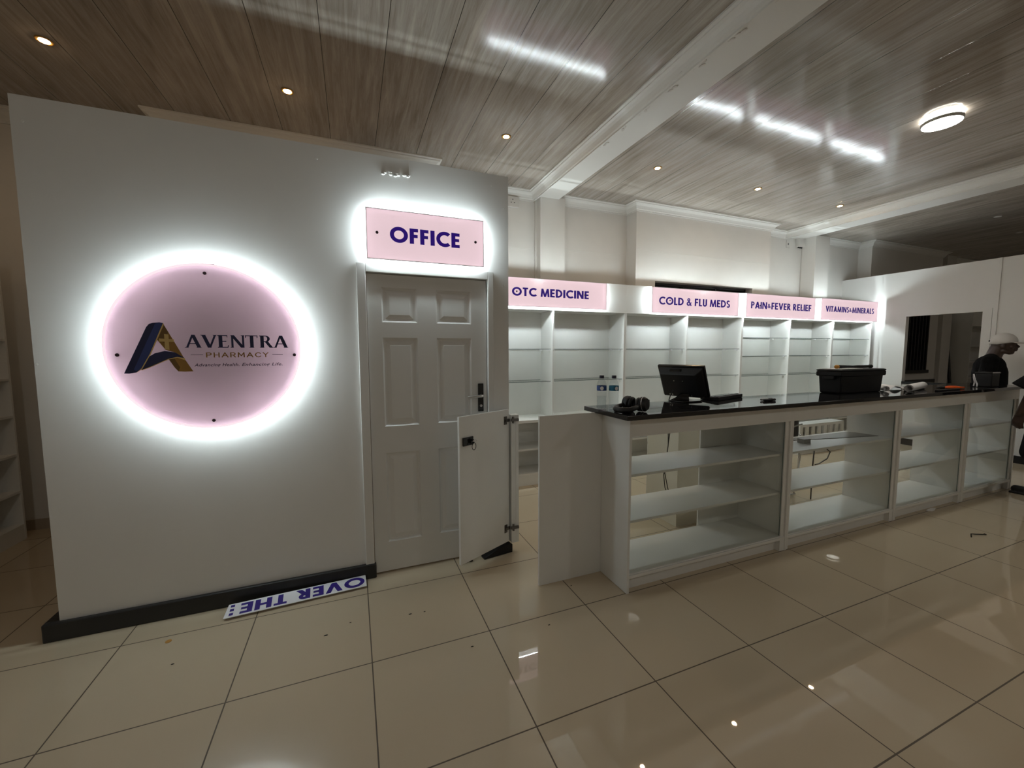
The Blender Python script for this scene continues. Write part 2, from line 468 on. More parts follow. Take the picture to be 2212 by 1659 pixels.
# thin plaster joint lines on the upper wall
for k, (x0, x1, y, z) in enumerate(((2.2, 3.27, YB, 2.76), (3.66, 4.64, YB, 2.79), (4.67, 7.17, PB[2], 2.83))):
    struct('trim_%d' % (10 + k), MB().box(x0, x1, y-.003, y, z, z+.006), M_CORN)

# back wall skirting in the passage on the left
struct('baseboard_back', MB().box(-1.66, -.40, YB-.012, YB, 0, .09), M_STONEB)

# ------------------------------------------------------------------ office partition with its door
Y0 = .195          # partition face
DX0, DX1, DZ = 1.252, 2.062, 2.012
b = MB()
b.box(-.325, DX0, Y0, Y0+.07, 0, 2.74); b.box(DX1, 2.225, Y0, Y0+.07, 0, 2.74); b.box(DX0, DX1, Y0, Y0+.07, DZ, 2.74)
pw = struct('wall_office', b, M_PART)
struct('wall_office_left', MB().box(-.325, -.265, Y0+.07, YB, 0, 2.74), M_PART)
struct('wall_office_right', MB().box(2.165, 2.225, Y0+.07, YB, 0, 2.74), M_PART)
# screw caps and torn fixings near its top edge
for (x, z) in ((-.28, 2.62), (1.00, 2.66), (2.10, 2.66), (2.19, 2.52), (2.19, 1.98), (-.315, 1.45)):
    obj('screw_cap', MB().lathe([(.007, -.003), (.005, -.004)], (x, Y0, z), 10, 'Y'), M_CORN, pw)
for x, w_ in ((1.40, .05), (1.46, .03), (1.52, .035)):
    bb = MB()
    for k in range(5):
        bb.ell((x + random.uniform(-.5, .5) * w_, Y0 - .004, 2.635 + random.uniform(-.012, .012)), .012, .006, .007, 8, 6)
    obj('filler_patch', bb, M_CORN, pw, smooth='all')
struct('trim_20', MB().box(1.536, 1.539, Y0-.0015, Y0, 2.42, 2.74), M_CORN)
struct('baseboard_office', MB().box(-.385, 1.262, Y0-.028, Y0+.001, 0, .098), M_SKIRT, bevel=.006)
struct('baseboard_office_side', MB().box(-.385, -.326, Y0-.001, 1.9, 0, .098), M_SKIRT, bevel=.004)

d1 = bpy.data.objects.new('door_1', None); COL.objects.link(d1); d1['kind'] = 'structure'
d1.location = (DX0, Y0, 0); ORIGIN['door_1'] = Vector((DX0, Y0, 0))
fr = MB()
fr.box(1.198, 1.252, Y0-.022, Y0-.0005, .098, 2.066); fr.box(2.062, 2.104, Y0-.022, Y0-.0005, 0.0, 2.066); fr.box(1.252, 2.062, Y0-.022, Y0-.0005, 2.012, 2.066)
obj('door_frame', fr, M_DOOR, d1, bevel=.003)
def panel_door(x0, x1, z0, z1, y, cols, rows):
    b = MB()
    xs = sorted({x0, x1, *[v for c in cols for v in c]}); zs = sorted({z0, z1, *[v for r in rows for v in r]})
    for i in range(len(xs)-1):
        for j in range(len(zs)-1):
            a, c, e, g = xs[i], xs[i+1], zs[j], zs[j+1]
            if (a, c) in cols and (e, g) in rows:
                prev = None
                for ins, dep in ((0, 0), (.010, .011), (.022, .013), (.050, .004), (.056, .004)):
                    r = [(a+ins, y+dep, e+ins), (c-ins, y+dep, e+ins), (c-ins, y+dep, g-ins), (a+ins, y+dep, g-ins)]
                    if prev:
                        for k in range(4): b.quad(prev[k], prev[(k+1) % 4], r[(k+1) % 4], r[k])
                    prev = r
                b.quad(*prev)
            else:
                b.quad((a, y, e), (c, y, e), (c, y, g), (a, y, g))
    b.box(x0, x1, y+.014, y+.04, z0, z1)
    b.quad((x0, y, z0), (x0, y+.014, z0), (x0, y+.014, z1), (x0, y, z1)); b.quad((x1, y, z0), (x1, y+.014, z0), (x1, y+.014, z1), (x1, y, z1))
    b.quad((x0, y, z0), (x1, y, z0), (x1, y+.014, z0), (x0, y+.014, z0)); b.quad((x0, y, z1), (x1, y, z1), (x1, y+.014, z1), (x0, y+.014, z1))
    return b
pd = panel_door(DX0+.004, DX1-.004, .012, DZ-.004, Y0+.012, [(1.345, 1.572), (1.70, 1.945)], [(.215, .83), (1.01, 1.60), (1.70, 1.925)])
leaf = obj('door_leaf', pd, M_DOOR, d1)
hp = obj('handle_plate', MB().box(1.990, 2.032, Y0+.003, Y0+.0115, 1.075, 1.278), M_BLACKG, d1, bevel=.004)
lv = MB().tube([(2.012, Y0+.005, 1.192), (2.012, Y0-.035, 1.192), (2.004, Y0-.047, 1.192), (1.985, Y0-.05, 1.192), (1.94, Y0-.05, 1.190), (1.902, Y0-.048, 1.187)], .009, 10, r_list=[.011, .010, .010, .010, .009, .007])
obj('handle_lever', lv, M_STEEL, d1, smooth=True)
obj('lock_cylinder', MB().lathe([(.009, .003), (.009, -.006), (.004, -.007)], (2.010, Y0, 1.118), 14, 'Y'), M_STEEL, d1, smooth=True)

# ------------------------------------------------------------------ partition on the right, with its hatch
XP = 9.35
HY0, HY1, HZ0, HZ1 = .27, 1.10, 1.0, 2.04
b = MB()
b.box(XP, XP+.07, HY1, YB, 0, 2.75); b.box(XP, XP+.07, -1.5, HY0, 0, 2.75)
b.box(XP, XP+.07, HY0, HY1, HZ1, 2.75); b.box(XP, XP+.07, HY0, HY1, 0, HZ0)
struct('wall_right', b, M_PART)
w2 = bpy.data.objects.new('window_2', None); COL.objects.link(w2); w2['kind'] = 'structure'; w2.location = (XP, HY0, HZ0); ORIGIN['window_2'] = Vector((XP, HY0, HZ0))
f = MB()
f.box(XP-.012, XP, HY1, HY1+.09, HZ0-.06, HZ1+.04); f.box(XP-.012, XP, HY0-.09, HY0, HZ0-.06, HZ1+.04); f.box(XP-.012, XP, HY0, HY1, HZ1, HZ1+.04)
obj('window_frame', f, M_PART, w2)
obj('window_sill', MB().box(XP-.02, XP+.10, HY0, HY1, HZ0-.03, HZ0+.012), M_BLACKG, w2)
struct('trim_21', MB().box(XP-.012, XP, .13, .175, 0, 2.75), M_PART)
struct('baseboard_right', MB().box(XP-.02, XP, -1.5, 1.4, 0.0, .10), M_SKIRT)

# ------------------------------------------------------------------ dark room beyond the hatch
w3 = struct('window_3', MB().box(10.75, 11.70, PC[2]-.02, PC[2]-.001, 1.10, 2.35), M_DARKWIN)
f = MB()
for k in range(9): f.box(10.77+k*.11, 10.80+k*.11, PC[2]-.05, PC[2]-.02, 1.1, 2.35)
f.box(10.72, 11.75, PC[2]-.06, PC[2]-.02, 1.06, 1.12)
obj('window_bars', f, M_DARKBAR, w3)
struct('trim_22', MB().box(12.45, 12.80, 1.9, YB, 0, H), M_WALL)
struct('baseboard_far', MB().box(9.45, 12.1, PC[2]-.022, PC[2]-.0005, 0, .93), M_SKIRT)
solo('pole', MB().tube([(12.87, 1.80, 0.004), (12.87, 2.005, 2.05)], .028, 10), M_DARKBAR, 'black pole leaning on the dim wall seen through the hatch', 'pole', smooth=True)
sh = thing('storage_shelf', 'pale open storage shelf in the dark room behind the hatch', 'shelf', (13.7, 1.85, 0))
for x in (12.95, 14.5): obj('side_panel', MB().box(x, x+.02, 1.65, YB-.003, 0, 2.3), M_WHITE, sh)
obj('top_panel', MB().box(12.97, 14.5, 1.65, YB-.003, 2.0, 2.3), M_WHITE, sh)
for z in (.5, .92, 1.25, 1.58): obj('shelf', MB().box(12.97, 14.5, 1.65, YB-.003, z, z+.02), M_WHITE, sh)

# ------------------------------------------------------------------ lettering
def letters(text, cap=1.0, st=0.2):
    """bold geometric capitals: list of polygons (unit cap height), total width"""
    polys = []; x = 0.0
    def bar(x0, y0, x1, y1, w): return [(x0, y0), (x0+w, y0), (x1+w, y1), (x1, y1)]
    def arc(cx, cy, rx, ry, a0, a1, w, n=18):
        out = []
        for i in range(n):
            t0 = math.radians(a0 + (a1-a0) * i / n); t1 = math.radians(a0 + (a1-a0) * (i+1) / n)
            out.append([(cx+rx*math.cos(t0), cy+ry*math.sin(t0)), (cx+rx*math.cos(t1), cy+ry*math.sin(t1)),
                        (cx+(rx-w)*math.cos(t1), cy+(ry-w)*math.sin(t1)), (cx+(rx-w)*math.cos(t0), cy+(ry-w)*math.sin(t0))])
        return out
    s = st
    for ch in text:
        P = []
        if ch == ' ': x += .34; continue
        if ch == 'O': P += arc(.5, .5, .52, .52, 0, 360, s, 32); wd = 1.02
        elif ch == 'C': P += arc(.52, .5, .52, .52, 48, 312, s, 26); wd = .84
        elif ch == 'I': P += [bar(0, 0, 0, 1, s*1.08)]; wd = s*1.08
        elif ch == 'E': P += [bar(0,0,0,1,s*1.05), [(0,0),(.52,0),(.52,s*.9),(0,s*.9)], [(0,.41),(.49,.41),(.49,.41+s*.85),(0,.41+s*.85)], [(0,1-s*.9),(.52,1-s*.9),(.52,1),(0,1)]]; wd = .54
        elif ch == 'F': P += [bar(0,0,0,1,s*1.05), [(0,.40),(.47,.40),(.47,.40+s*.88),(0,.40+s*.88)], [(0,1-s*.9),(.50,1-s*.9),(.50,1),(0,1)]]; wd = .52
        elif ch == 'L': P += [bar(0,0,0,1,s*1.05), [(0,0),(.46,0),(.46,s*.9),(0,s*.9)]]; wd = .48
        elif ch == 'T': P += [bar(.29-s*.52,0,.29-s*.52,1,s*1.05), [(0,1-s*.9),(.58,1-s*.9),(.58,1),(0,1)]]; wd = .58
        elif ch == 'H': P += [bar(0,0,0,1,s*1.05), bar(.5,0,.5,1,s*1.05), [(0,.42),(.6,.42),(.6,.42+s*.9),(0,.42+s*.9)]]; wd = .5+s*1.05
        elif ch == 'D': P += [bar(0,0,0,1,s*1.05), [(0,0),(.28,0),(.28,s*.95),(0,s*.95)], [(0,1-s*.95),(.28,1-s*.95),(.28,1),(0,1)]] + arc(.26,.5,.5,.5,-90,90,s*.97,20); wd = .77
        elif ch == 'U': P += [bar(0,.3,0,1,s*1.05), bar(.62-s*1.05,.3,.62-s*1.05,1,s*1.05)] + arc(.31,.31,.31,.33,180,360,s,16); wd = .63
        elif ch == 'M': P += [bar(0,0,.10,1,s*.95), bar(.80,0,.70,1,s*.95), bar(.40,.0,.10,1,s*.95), bar(.38,.0,.70,1,s*.95)]; wd = .98
        elif ch == 'N': P += [bar(0,0,0,1,s*1.02), bar(.60-s*.1,0,.60-s*.1,1,s*1.02), bar(.60-s*.2,0,0,1,s*1.2)]; wd = .60+s
        elif ch == 'A': P += [bar(0,0,.29,1,s*1.1), bar(.58,0,.29,1,s*1.1), [(.16,.2),(.62,.2),(.58,.2+s*.8),(.2,.2+s*.8)]]; wd = .58+s*1.1
        elif ch == 'V': P += [bar(.29,0,0,1,s*1.1), bar(.29,0,.58,1,s*1.1)]; wd = .58+s*1.1
        elif ch in 'PR':
            P += [bar(0,0,0,1,s*1.05), [(0,1-s*.9),(.26,1-s*.9),(.26,1),(0,1)], [(0,.42),(.26,.42),(.26,.42+s*.85),(0,.42+s*.85)]] + arc(.25,.71,.29,.29,-90,90,s*.9,14); wd = .55
            if ch == 'R': P += [bar(.40,0,.14,.46,s*1.2)]; wd = .64
        elif ch == 'S':
            P += arc(.27,.73,.27,.28,30,262,s*.9,16) + arc(.27,.27,.27,.28,-150,85,s*.9,16); wd = .55
        elif ch == '&':
            P += arc(.30,.78,.21,.23,0,360,s*.72,18) + arc(.28,.26,.28,.27,60,330,s*.8,18) + [bar(.56,0,.14,.72,s*.95)] + [[(.42,.18),(.52,.12),(.72,.44),(.60,.46)]]; wd = .74
        else: wd = .3
        for p in P: polys.append([(u + x, v) for u, v in p])
        x += wd + .10
    return polys, x - .10
def text_mesh(text, x0, x1, z0, z1, y, st=0.2, dep=.0012):
    polys, wd = letters(text, 1.0, st)
    out = []
    for k, word in enumerate(text.split(' ')):
        b = MB()
        off = letters(' '.join(text.split(' ')[:k]) + ' ', 1.0, st)[1] + .10 if k else 0.0
        for n_, p in enumerate(letters(word, 1.0, st)[0]):
            b.extrude(p, lambda u, v, d: (x0 + (u + off) / wd * (x1 - x0), y - d, z0 + v * (z1 - z0)), 0, dep + n_ * 2e-5)
        out.append(b)
    return out

# ------------------------------------------------------------------ halo-lit signs
def rect_path(x0, x1, z0, z1, y, r=.012):
    return [(x0, y, z0+r), (x0, y, z1-r), (x0+r, y, z1), (x1-r, y, z1), (x1, y, z1-r), (x1, y, z0+r), (x1-r, y, z0), (x0+r, y, z0)]
def light_sign(label, x0, x1, z0, z1, y, yw, text_parts, screws, group, led_mat=None):
    t = thing('illuminated_sign', label, 'sign', ((x0+x1)/2, yw, z0), group)
    obj('sign_face', MB().box(x0, x1, y, y+.004, z0, z1), M_FACE, t)
    e = MB()
    w = .004
    e.box(x0-w, x0, y-.001, y+.0045, z0-w, z1+w); e.box(x1, x1+w, y-.001, y+.0045, z0-w, z1+w)
    e.box(x0, x1, y-.001, y+.0045, z1, z1+w); e.box(x0, x1, y-.001, y+.0045, z0-w, z0)
    obj('sign_edge', e, M_SHEET, t)
    ym = y + .020
    led = MB().tube(rect_path(x0+(.040 if led_mat else .008), x1-(.040 if led_mat else .008), z0+.006, z1-.006, ym), .0035, 6, closed=True)
    obj('light_strip', led, led_mat or M_LED, t)
    for txt, a, b_, c, d, st in text_parts:
        for mb_ in text_mesh(txt, a, b_, c, d, y, st): obj('lettering', mb_, M_NAVYB, t)
    for sx, sz in screws:
        obj('screw', MB().lathe([(.009, 0), (.008, -.004), (.004, -.005)], (sx, y, sz), 14, 'Y'), M_SCREW, t, smooth=True)
        obj('standoff', MB().lathe([(.007, .004), (.007, yw - y)], (sx, y, sz), 10, 'Y'), M_STEEL, t, smooth=True)
    return t
light_sign('pink backlit OFFICE sign above the white panelled door', 1.266, 2.018, 2.09, 2.392, .135, Y0,
           [('OFFICE', 1.405, 1.854, 2.199, 2.294, .235)], [(1.326, 2.249), (1.963, 2.249)], 'pink illuminated signs')
YS, YFA = 1.422, 1.49
G = 'pink section signs over the shelves'
light_sign('pink backlit OTC MEDICINE sign on the shelf fascia', 2.46, 3.92, 1.99, 2.287, YS, YFA, [('OTC MEDICINE', 2.743, 3.683, 2.097, 2.185, .22)], [(2.795, 2.142), (3.63, 2.142)], G, M_LED2)
light_sign('pink backlit COLD & FLU MEDS sign on the shelf fascia', 4.585, 6.04, 1.98, 2.285, YS, YFA, [('COLD & FLU MEDS', 4.69, 5.885, 2.082, 2.176, .20)], [(4.86, 2.135), (5.68, 2.135)], G, M_LED2)
light_sign('pink backlit PAIN & FEVER RELIEF sign on the shelf fascia', 6.195, 7.635, 1.975, 2.288, YS, YFA, [('PAIN', 6.284, 6.60, 2.090, 2.184, .19), ('&', 6.612, 6.674, 2.105, 2.165, .2), ('FEVER RELIEF', 6.69, 7.55, 2.090, 2.184, .20)], [(6.46, 2.135), (7.33, 2.135)], G, M_LED2)
light_sign('pink backlit VITAMINS & MINERALS sign on the shelf fascia', 7.785, 9.21, 1.978, 2.295, YS, YFA, [('VITAMINS', 7.885, 8.455, 2.100, 2.186, .205), ('&', 8.463, 8.524, 2.112, 2.170, .2), ('MINERALS', 8.54, 9.112, 2.100, 2.186, .205)], [(8.12, 2.142), (8.95, 2.142)], G, M_LED2)

# round pharmacy sign
OC = Vector((.421, .135, 1.537)); OR = .447
t = thing('pharmacy_sign', 'large round pink AVENTRA PHARMACY sign glowing on the office wall', 'sign', (OC.x, Y0, OC.z - OR), 'pink illuminated signs')
N = 96
disc = MB().lathe([(OR, 0), (OR, .004)], OC, N, 'Y')
obj('sign_face', disc, M_OVAL, t)
obj('sign_edge', MB().tube([(OC.x + OR*math.cos(2*PI*k/N), OC.y - .003, OC.z + OR*math.sin(2*PI*k/N)) for k in range(N)], .0065, 8, closed=True), M_RIM, t, smooth=True)
obj('light_strip', MB().tube([(OC.x + (OR-.007)*math.cos(2*PI*k/N), OC.y + .021, OC.z + (OR-.007)*math.sin(2*PI*k/N)) for k in range(N)], .0045, 6, closed=True), M_LED, t)
for sx, sz in ((.423, 1.938), (.423, 1.126), (.025, 1.495), (.839, 1.491)):
    obj('screw', MB().lathe([(.009, 0), (.008, -.004), (.004, -.005)], (sx, OC.y, sz), 14, 'Y'), M_SCREW, t, smooth=True)
    obj('standoff', MB().lathe([(.007, .004), (.007, .06)], (sx, OC.y, sz), 10, 'Y'), M_STEEL, t, smooth=True)
obj('edge_tape', MB().box(.40, .47, OC.y-.004, OC.y+.01, OC.z+OR+.002, OC.z+OR+.007), M_SCREW, t)
def flat(poly, lay):
    return MB().extrude(poly, lambda u, v, d: (u, OC.y - d, v), .0002, .0008 + .0006 * lay)
def em(name, polys, m, lay):
    for n_, p in enumerate(polys): obj(name, MB().extrude(p, lambda u, v, d: (u, OC.y - d, v), .0002, .0008 + .0006 * lay + n_ * 4e-5), m, t)
em('emblem_ribbon', [[(.0473,1.3982),(.1529,1.6415),(.1655,1.6581),(.1823,1.6643),(.2108,1.6673),(.2258,1.6636),(.2079,1.6189),(.1607,1.5006),(.121,1.4243),(.0988,1.4023),(.0686,1.3971)]], M_NAVYL, 0)
em('emblem_highlight', [[(.1914,1.6598),(.2107,1.6662),(.2258,1.6636),(.2079,1.6189),(.1607,1.5006),(.121,1.4243),(.099,1.408),(.0888,1.418)]], M_NAVYH, 1)
em('emblem_gold', [[(.2256,1.6606),(.2716,1.5571),(.3106,1.4665),(.2688,1.5073),(.245,1.5151),(.2284,1.5211),(.1936,1.5774)], [(.2377,1.4732),(.2771,1.4831),(.313,1.4634),(.3436,1.4036),(.3071,1.4026),(.2776,1.4044),(.2618,1.4277)]], M_GOLD, 0)
em('emblem_gold_shade', [[(.2256,1.6606),(.2450,1.6170),(.2290,1.5560),(.1936,1.5774)], [(.2377,1.4732),(.2620,1.4790),(.2860,1.4260),(.2776,1.4044),(.2618,1.4277)]], M_GOLDD, 1)
em('emblem_swoosh', [[(.1205,1.4154),(.1526,1.4829),(.1821,1.5034),(.2257,1.5152),(.1981,1.4527),(.159,1.4325)], [(.2257,1.5152),(.2688,1.5073),(.3088,1.4768),(.2771,1.4831),(.2377,1.4732),(.1981,1.4527)]], M_NAVYL, 2)
em('emblem_gilt_edge', [[(.1205,1.4154),(.159,1.4325),(.1587,1.4290),(.121,1.4120)], [(.159,1.4325),(.1981,1.4527),(.1978,1.4490),(.1587,1.4290)], [(.1981,1.4527),(.2377,1.4732),(.2374,1.4690),(.1978,1.4490)], [(.2377,1.4732),(.2771,1.4831),(.2769,1.4788),(.2374,1.4690)], [(.2771,1.4831),(.3088,1.4768),(.312,1.4650),(.2769,1.4788)],
     [(.2258,1.6636),(.2290,1.6560),(.1650,1.5000),(.1607,1.5006)], [(.1607,1.5006),(.1650,1.5000),(.1250,1.4220),(.0988,1.4000),(.121,1.4243)]], M_GOLDL, 3)
em('emblem_cross', [[(.2272,1.6062),(.2453,1.6035),(.2453,1.5211),(.2272,1.5241)], [(.2033,1.5817),(.268,1.578),(.2661,1.5631),(.2034,1.5657)]], M_GOLDL, 4)

def serif_word(word, x0, x1, z0, z1):
    """roman capitals with thick and thin strokes and small serifs"""
    polys = []; x = 0
    def bar(xa, ya, xb, yb, w): return [(xa, ya), (xa+w, ya), (xb+w, yb), (xb, yb)]
    def ser(cx, y, w, up): h = .05; return [(cx-w/2, y), (cx+w/2, y), (cx+w/3, y+(h if up else -h)), (cx-w/3, y+(h if up else -h))]
    TK, TN = .215, .12
    for ch in word:
        P = []
        if ch == 'A': P = [bar(.03,0,.36,1,TN), bar(.66,0,.33,1,TK), [(.2,.28),(.68,.28),(.66,.35),(.22,.35)], ser(.07,0,.24,True), ser(.75,0,.32,True)]; wd = .84
        elif ch == 'V': P = [bar(.36,0,.03,1,TK), bar(.42,0,.74,1,TN), ser(.12,1,.32,False), ser(.78,1,.24,False)]; wd = .88
        elif ch == 'E': P = [bar(.06,0,.06,1,TK), [(0,0),(.60,0),(.60,.07),(0,.07)], [(.1,.47),(.50,.47),(.50,.54),(.1,.54)], [(0,.93),(.57,.93),(.57,1),(0,1)], [(.55,0),(.60,0),(.64,.2),(.60,.2)], [(.53,1),(.57,1),(.58,.82),(.55,.82)]]; wd = .68
        elif ch == 'N': P = [bar(.06,0,.06,1,TN), bar(.70,0,.70,1,TN), bar(.62,0,.02,1,TK), ser(.10,0,.22,True), ser(.74,1,.24,False)]; wd = .84
        elif ch == 'T': P = [bar(.28,0,.28,1,TK), [(0,.93),(.75,.93),(.75,1),(0,1)], [(0,1),(.04,1),(.05,.80),(.0,.80)], [(.71,1),(.75,1),(.75,.80),(.70,.80)], ser(.375,0,.34,True)]; wd = .80
        elif ch == 'R':
            P = [bar(.06,0,.06,1,TK), [(0,.93),(.36,.93),(.36,1),(0,1)], [(.2,.46),(.38,.46),(.38,.53),(.2,.53)], bar(.62,0,.32,.50,TK), ser(.155,0,.32,True), ser(.74,0,.22,True)]
            n = 12
            for i in range(n):
                a0 = -PI/2 + PI*i/n; a1 = -PI/2 + PI*(i+1)/n
                q = lambda a, rx, ry: (.36+rx*math.cos(a), .73+ry*math.sin(a))
                P.append([q(a0,.29,.27), q(a1,.29,.27), q(a1,.13,.20), q(a0,.13,.20)])
            wd = .84
        for p in P: polys.append([(u+x, v) for u, v in p])
        x += wd + .05
    b = MB()
    for n_, p in enumerate(polys): b.extrude(p, lambda u, v, d: (x0 + u/(x-.05)*(x1-x0), OC.y - d, z0 + v*(z1-z0)), .0002, .0012 + n_*2e-5)
    return b
obj('lettering', serif_word('AVENTRA', .316, .804, 1.533, 1.603), M_NAVYL, t)
def stroke_word(word, x0, x1, z0, z1, s=.17):
    polys = []; x = 0
    def ln(*pts):
        out = []
        for (ax, ay), (bx, by) in zip(pts[:-1], pts[1:]):
            d = Vector((bx-ax, by-ay)); d.normalize(); n_ = Vector((-d.y, d.x)) * s/2; e = d * s/2
            out.append([(ax-e.x+n_.x, ay-e.y+n_.y), (bx+e.x+n_.x, by+e.y+n_.y), (bx+e.x-n_.x, by+e.y-n_.y), (ax-e.x-n_.x, ay-e.y-n_.y)])
        return out
    G_ = {'P': (ln((0,0),(0,1),(.40,1),(.58,.9),(.62,.75),(.58,.58),(.40,.48),(0,.48)), .66), 'H': (ln((0,0),(0,1)) + ln((.68,0),(.68,1)) + ln((0,.5),(.68,.5)), .70),
          'A': (ln((0,0),(.42,1),(.84,0)) + ln((.15,.33),(.69,.33)), .86), 'R': (ln((0,0),(0,1),(.40,1),(.58,.9),(.62,.75),(.58,.58),(.40,.48),(0,.48)) + ln((.35,.48),(.64,0)), .68),
          'M': (ln((0,0),(.04,1),(.44,.3),(.84,1),(.88,0)), .90), 'C': (ln((.74,.82),(.58,.96),(.38,1),(.14,.88),(.0,.62),(.0,.38),(.14,.12),(.38,0),(.58,.04),(.74,.18)), .76), 'Y': (ln((0,1),(.36,.5),(.72,1)) + ln((.36,.5),(.36,0)), .74)}
    for ch in word:
        P, wd = G_[ch]
        for p in P: polys.append([(u+x, v) for u, v in p])
        x += wd + .42
    b = MB()
    for n_, p in enumerate(polys): b.extrude(p, lambda u, v, d: (x0 + u/(x-.42)*(x1-x0), OC.y - d, z0 + v*(z1-z0)), .0002, .0012 + n_*2e-5)
    return b
obj('lettering', stroke_word('PHARMACY', .409, .704, 1.4805, 1.5045), M_GOLD, t)
obj('lettering_rule', MB().box(.337, .392, OC.y-.0012, OC.y-.0002, 1.4935, 1.4957), M_INK, t)
obj('lettering_rule', MB().box(.725, .779, OC.y-.0012, OC.y-.0002, 1.4930, 1.4952), M_INK, t)
for body, xa, xb in (('Advancing Health.', .350, .560), ('Enhancing Life.', .572, .775)):
    cu = bpy.data.curves.new('tagline', 'FONT'); cu.body = body; cu.size = 1.0; cu.shear = .28; cu.offset = .012; cu.space_character = 1.08
    to = bpy.data.objects.new('tagline', cu); COL.objects.link(to)
    me = bpy.data.meshes.new_from_object(to.evaluated_get(bpy.context.evaluated_depsgraph_get()))
    COL.objects.unlink(to); bpy.data.objects.remove(to)
    xs = [v.co.x for v in me.vertices]; x_0, x_1 = min(xs), max(xs); sc_ = (xb - xa) / (x_1 - x_0)
    tb = MB(); tb.v = [Vector((xa + (v.co.x - x_0) * sc_, OC.y - .0010, 1.4300 + v.co.y * .0235)) for v in me.vertices]; tb.f = [tuple(p.vertices) for p in me.polygons]
    obj('lettering', tb, M_INK, t)

# ------------------------------------------------------------------ display shelving along the back wall
SY0, SY1 = 1.495, 1.80
LEDGE = .755
def shelving(label, xs, heights):
    t = thing('display_shelving', label, 'shelving', ((xs[0]+xs[-1])/2, SY0, 0), 'white shelving along the back wall')
    x0, x1 = xs[0], xs[-1]
    T = .018
    for i, x in enumerate(xs):
        if i == 0: a = x + .0005
        elif i == len(xs) - 1: a = x - T - .0005
        else: a = x - T/2
        obj('side_panel' if i in (0, len(xs)-1) else 'divider', MB().box(a, a+T, SY0, SY1, LEDGE, 1.965), M_WHITE, t, bevel=.0008)
        obj('side_panel' if i in (0, len(xs)-1) else 'divider', MB().box(a, a+T, SY0-.02, SY1, .0, LEDGE-.03), M_WHITE, t)
    obj('back_panel', MB().box(x0, x1, SY1, SY1+.01, 0, 2.302), M_WHITE, t)
    obj('fascia', MB().box(x0, x1, YFA, SY1, 1.965, 2.303), M_WHITE, t, bevel=.001)
    obj('ledge', MB().box(x0, x1, SY0-.085, SY1, LEDGE-.03, LEDGE), M_WHITE, t, bevel=.001)
    obj('plinth', MB().box(x0+.02, x1-.02, SY0-.015, SY0+.005, 0, .115), M_WHITE, t)
    for i in range(len(xs) - 1):
        a, c = xs[i] + T, xs[i+1] - T
        for z in (.115, .40):
            obj('shelf', MB().box(a, c, SY0-.018, SY1, z, z+.02), M_WHITE, t)
        for z in heights[i]:
            gl = obj('glass_shelf', MB().box(a+.002, c-.002, SY0+.02, SY1-.01, z, z+.006), M_GLASS, t)
            obj('front_edge', MB().box(a+.002, c-.002, SY0+.0185, SY0+.0199, z, z+.006), M_GEDGE, gl)
            obj('rear_edge', MB().box(a+.002, c-.002, SY1-.0098, SY1-.008, z, z+.006), M_GEDGE, gl)
            for yy in (SY0+.05, SY1-.07):
                obj('shelf_clip', MB().box(c-.03, c, yy, yy+.025, z-.014, z), M_SHEET, gl, bevel=.002)
                obj('shelf_clip', MB().box(a, a+.03, yy, yy+.025, z-.014, z), M_SHEET, gl, bevel=.002)
    return t
S2 = (1.53, 1.165); S3 = (1.69, 1.425, 1.145)
shelving('white glass-shelved unit under the OTC MEDICINE sign', [2.29, 3.27, 4.25], [S2, S2])
shelving('white glass-shelved unit under the COLD & FLU MEDS sign, behind the monitor', [4.25, 5.23, 6.23], [S2, S2])
shelving('white glass-shelved unit under the PAIN & FEVER RELIEF sign', [6.23, 7.22, 8.22], [S3, S3])
shelving('narrow white glass-shelved unit in the right corner under VITAMINS & MINERALS', [8.22, 9.24], [S3])
# tall shelf by the left wall
t = thing('wall_shelf_unit', 'tall white open shelf unit in the passage left of the office wall', 'shelving', (-1.5, 1.2, 0))
for y in (.30, 1.07, 1.83): obj('side_panel' if y != 1.07 else 'divider', MB().box(XL+.002, -1.36, y, y+.018, 0, 2.23), M_WHITE, t)
obj('back_panel', MB().box(XL+.002, XL+.01, .318, 1.83, 0, 2.23), M_WHITE, t)
obj('plinth', MB().box(-1.38, -1.362, .318, 1.83, 0, .11), M_WHITE, t)
for z in (.11, .385, .685, .995, 1.29, 1.6, 1.9, 2.212): obj('shelf', MB().box(XL+.01, -1.361, .318, 1.83, z, z+.018), M_WHITE, t)

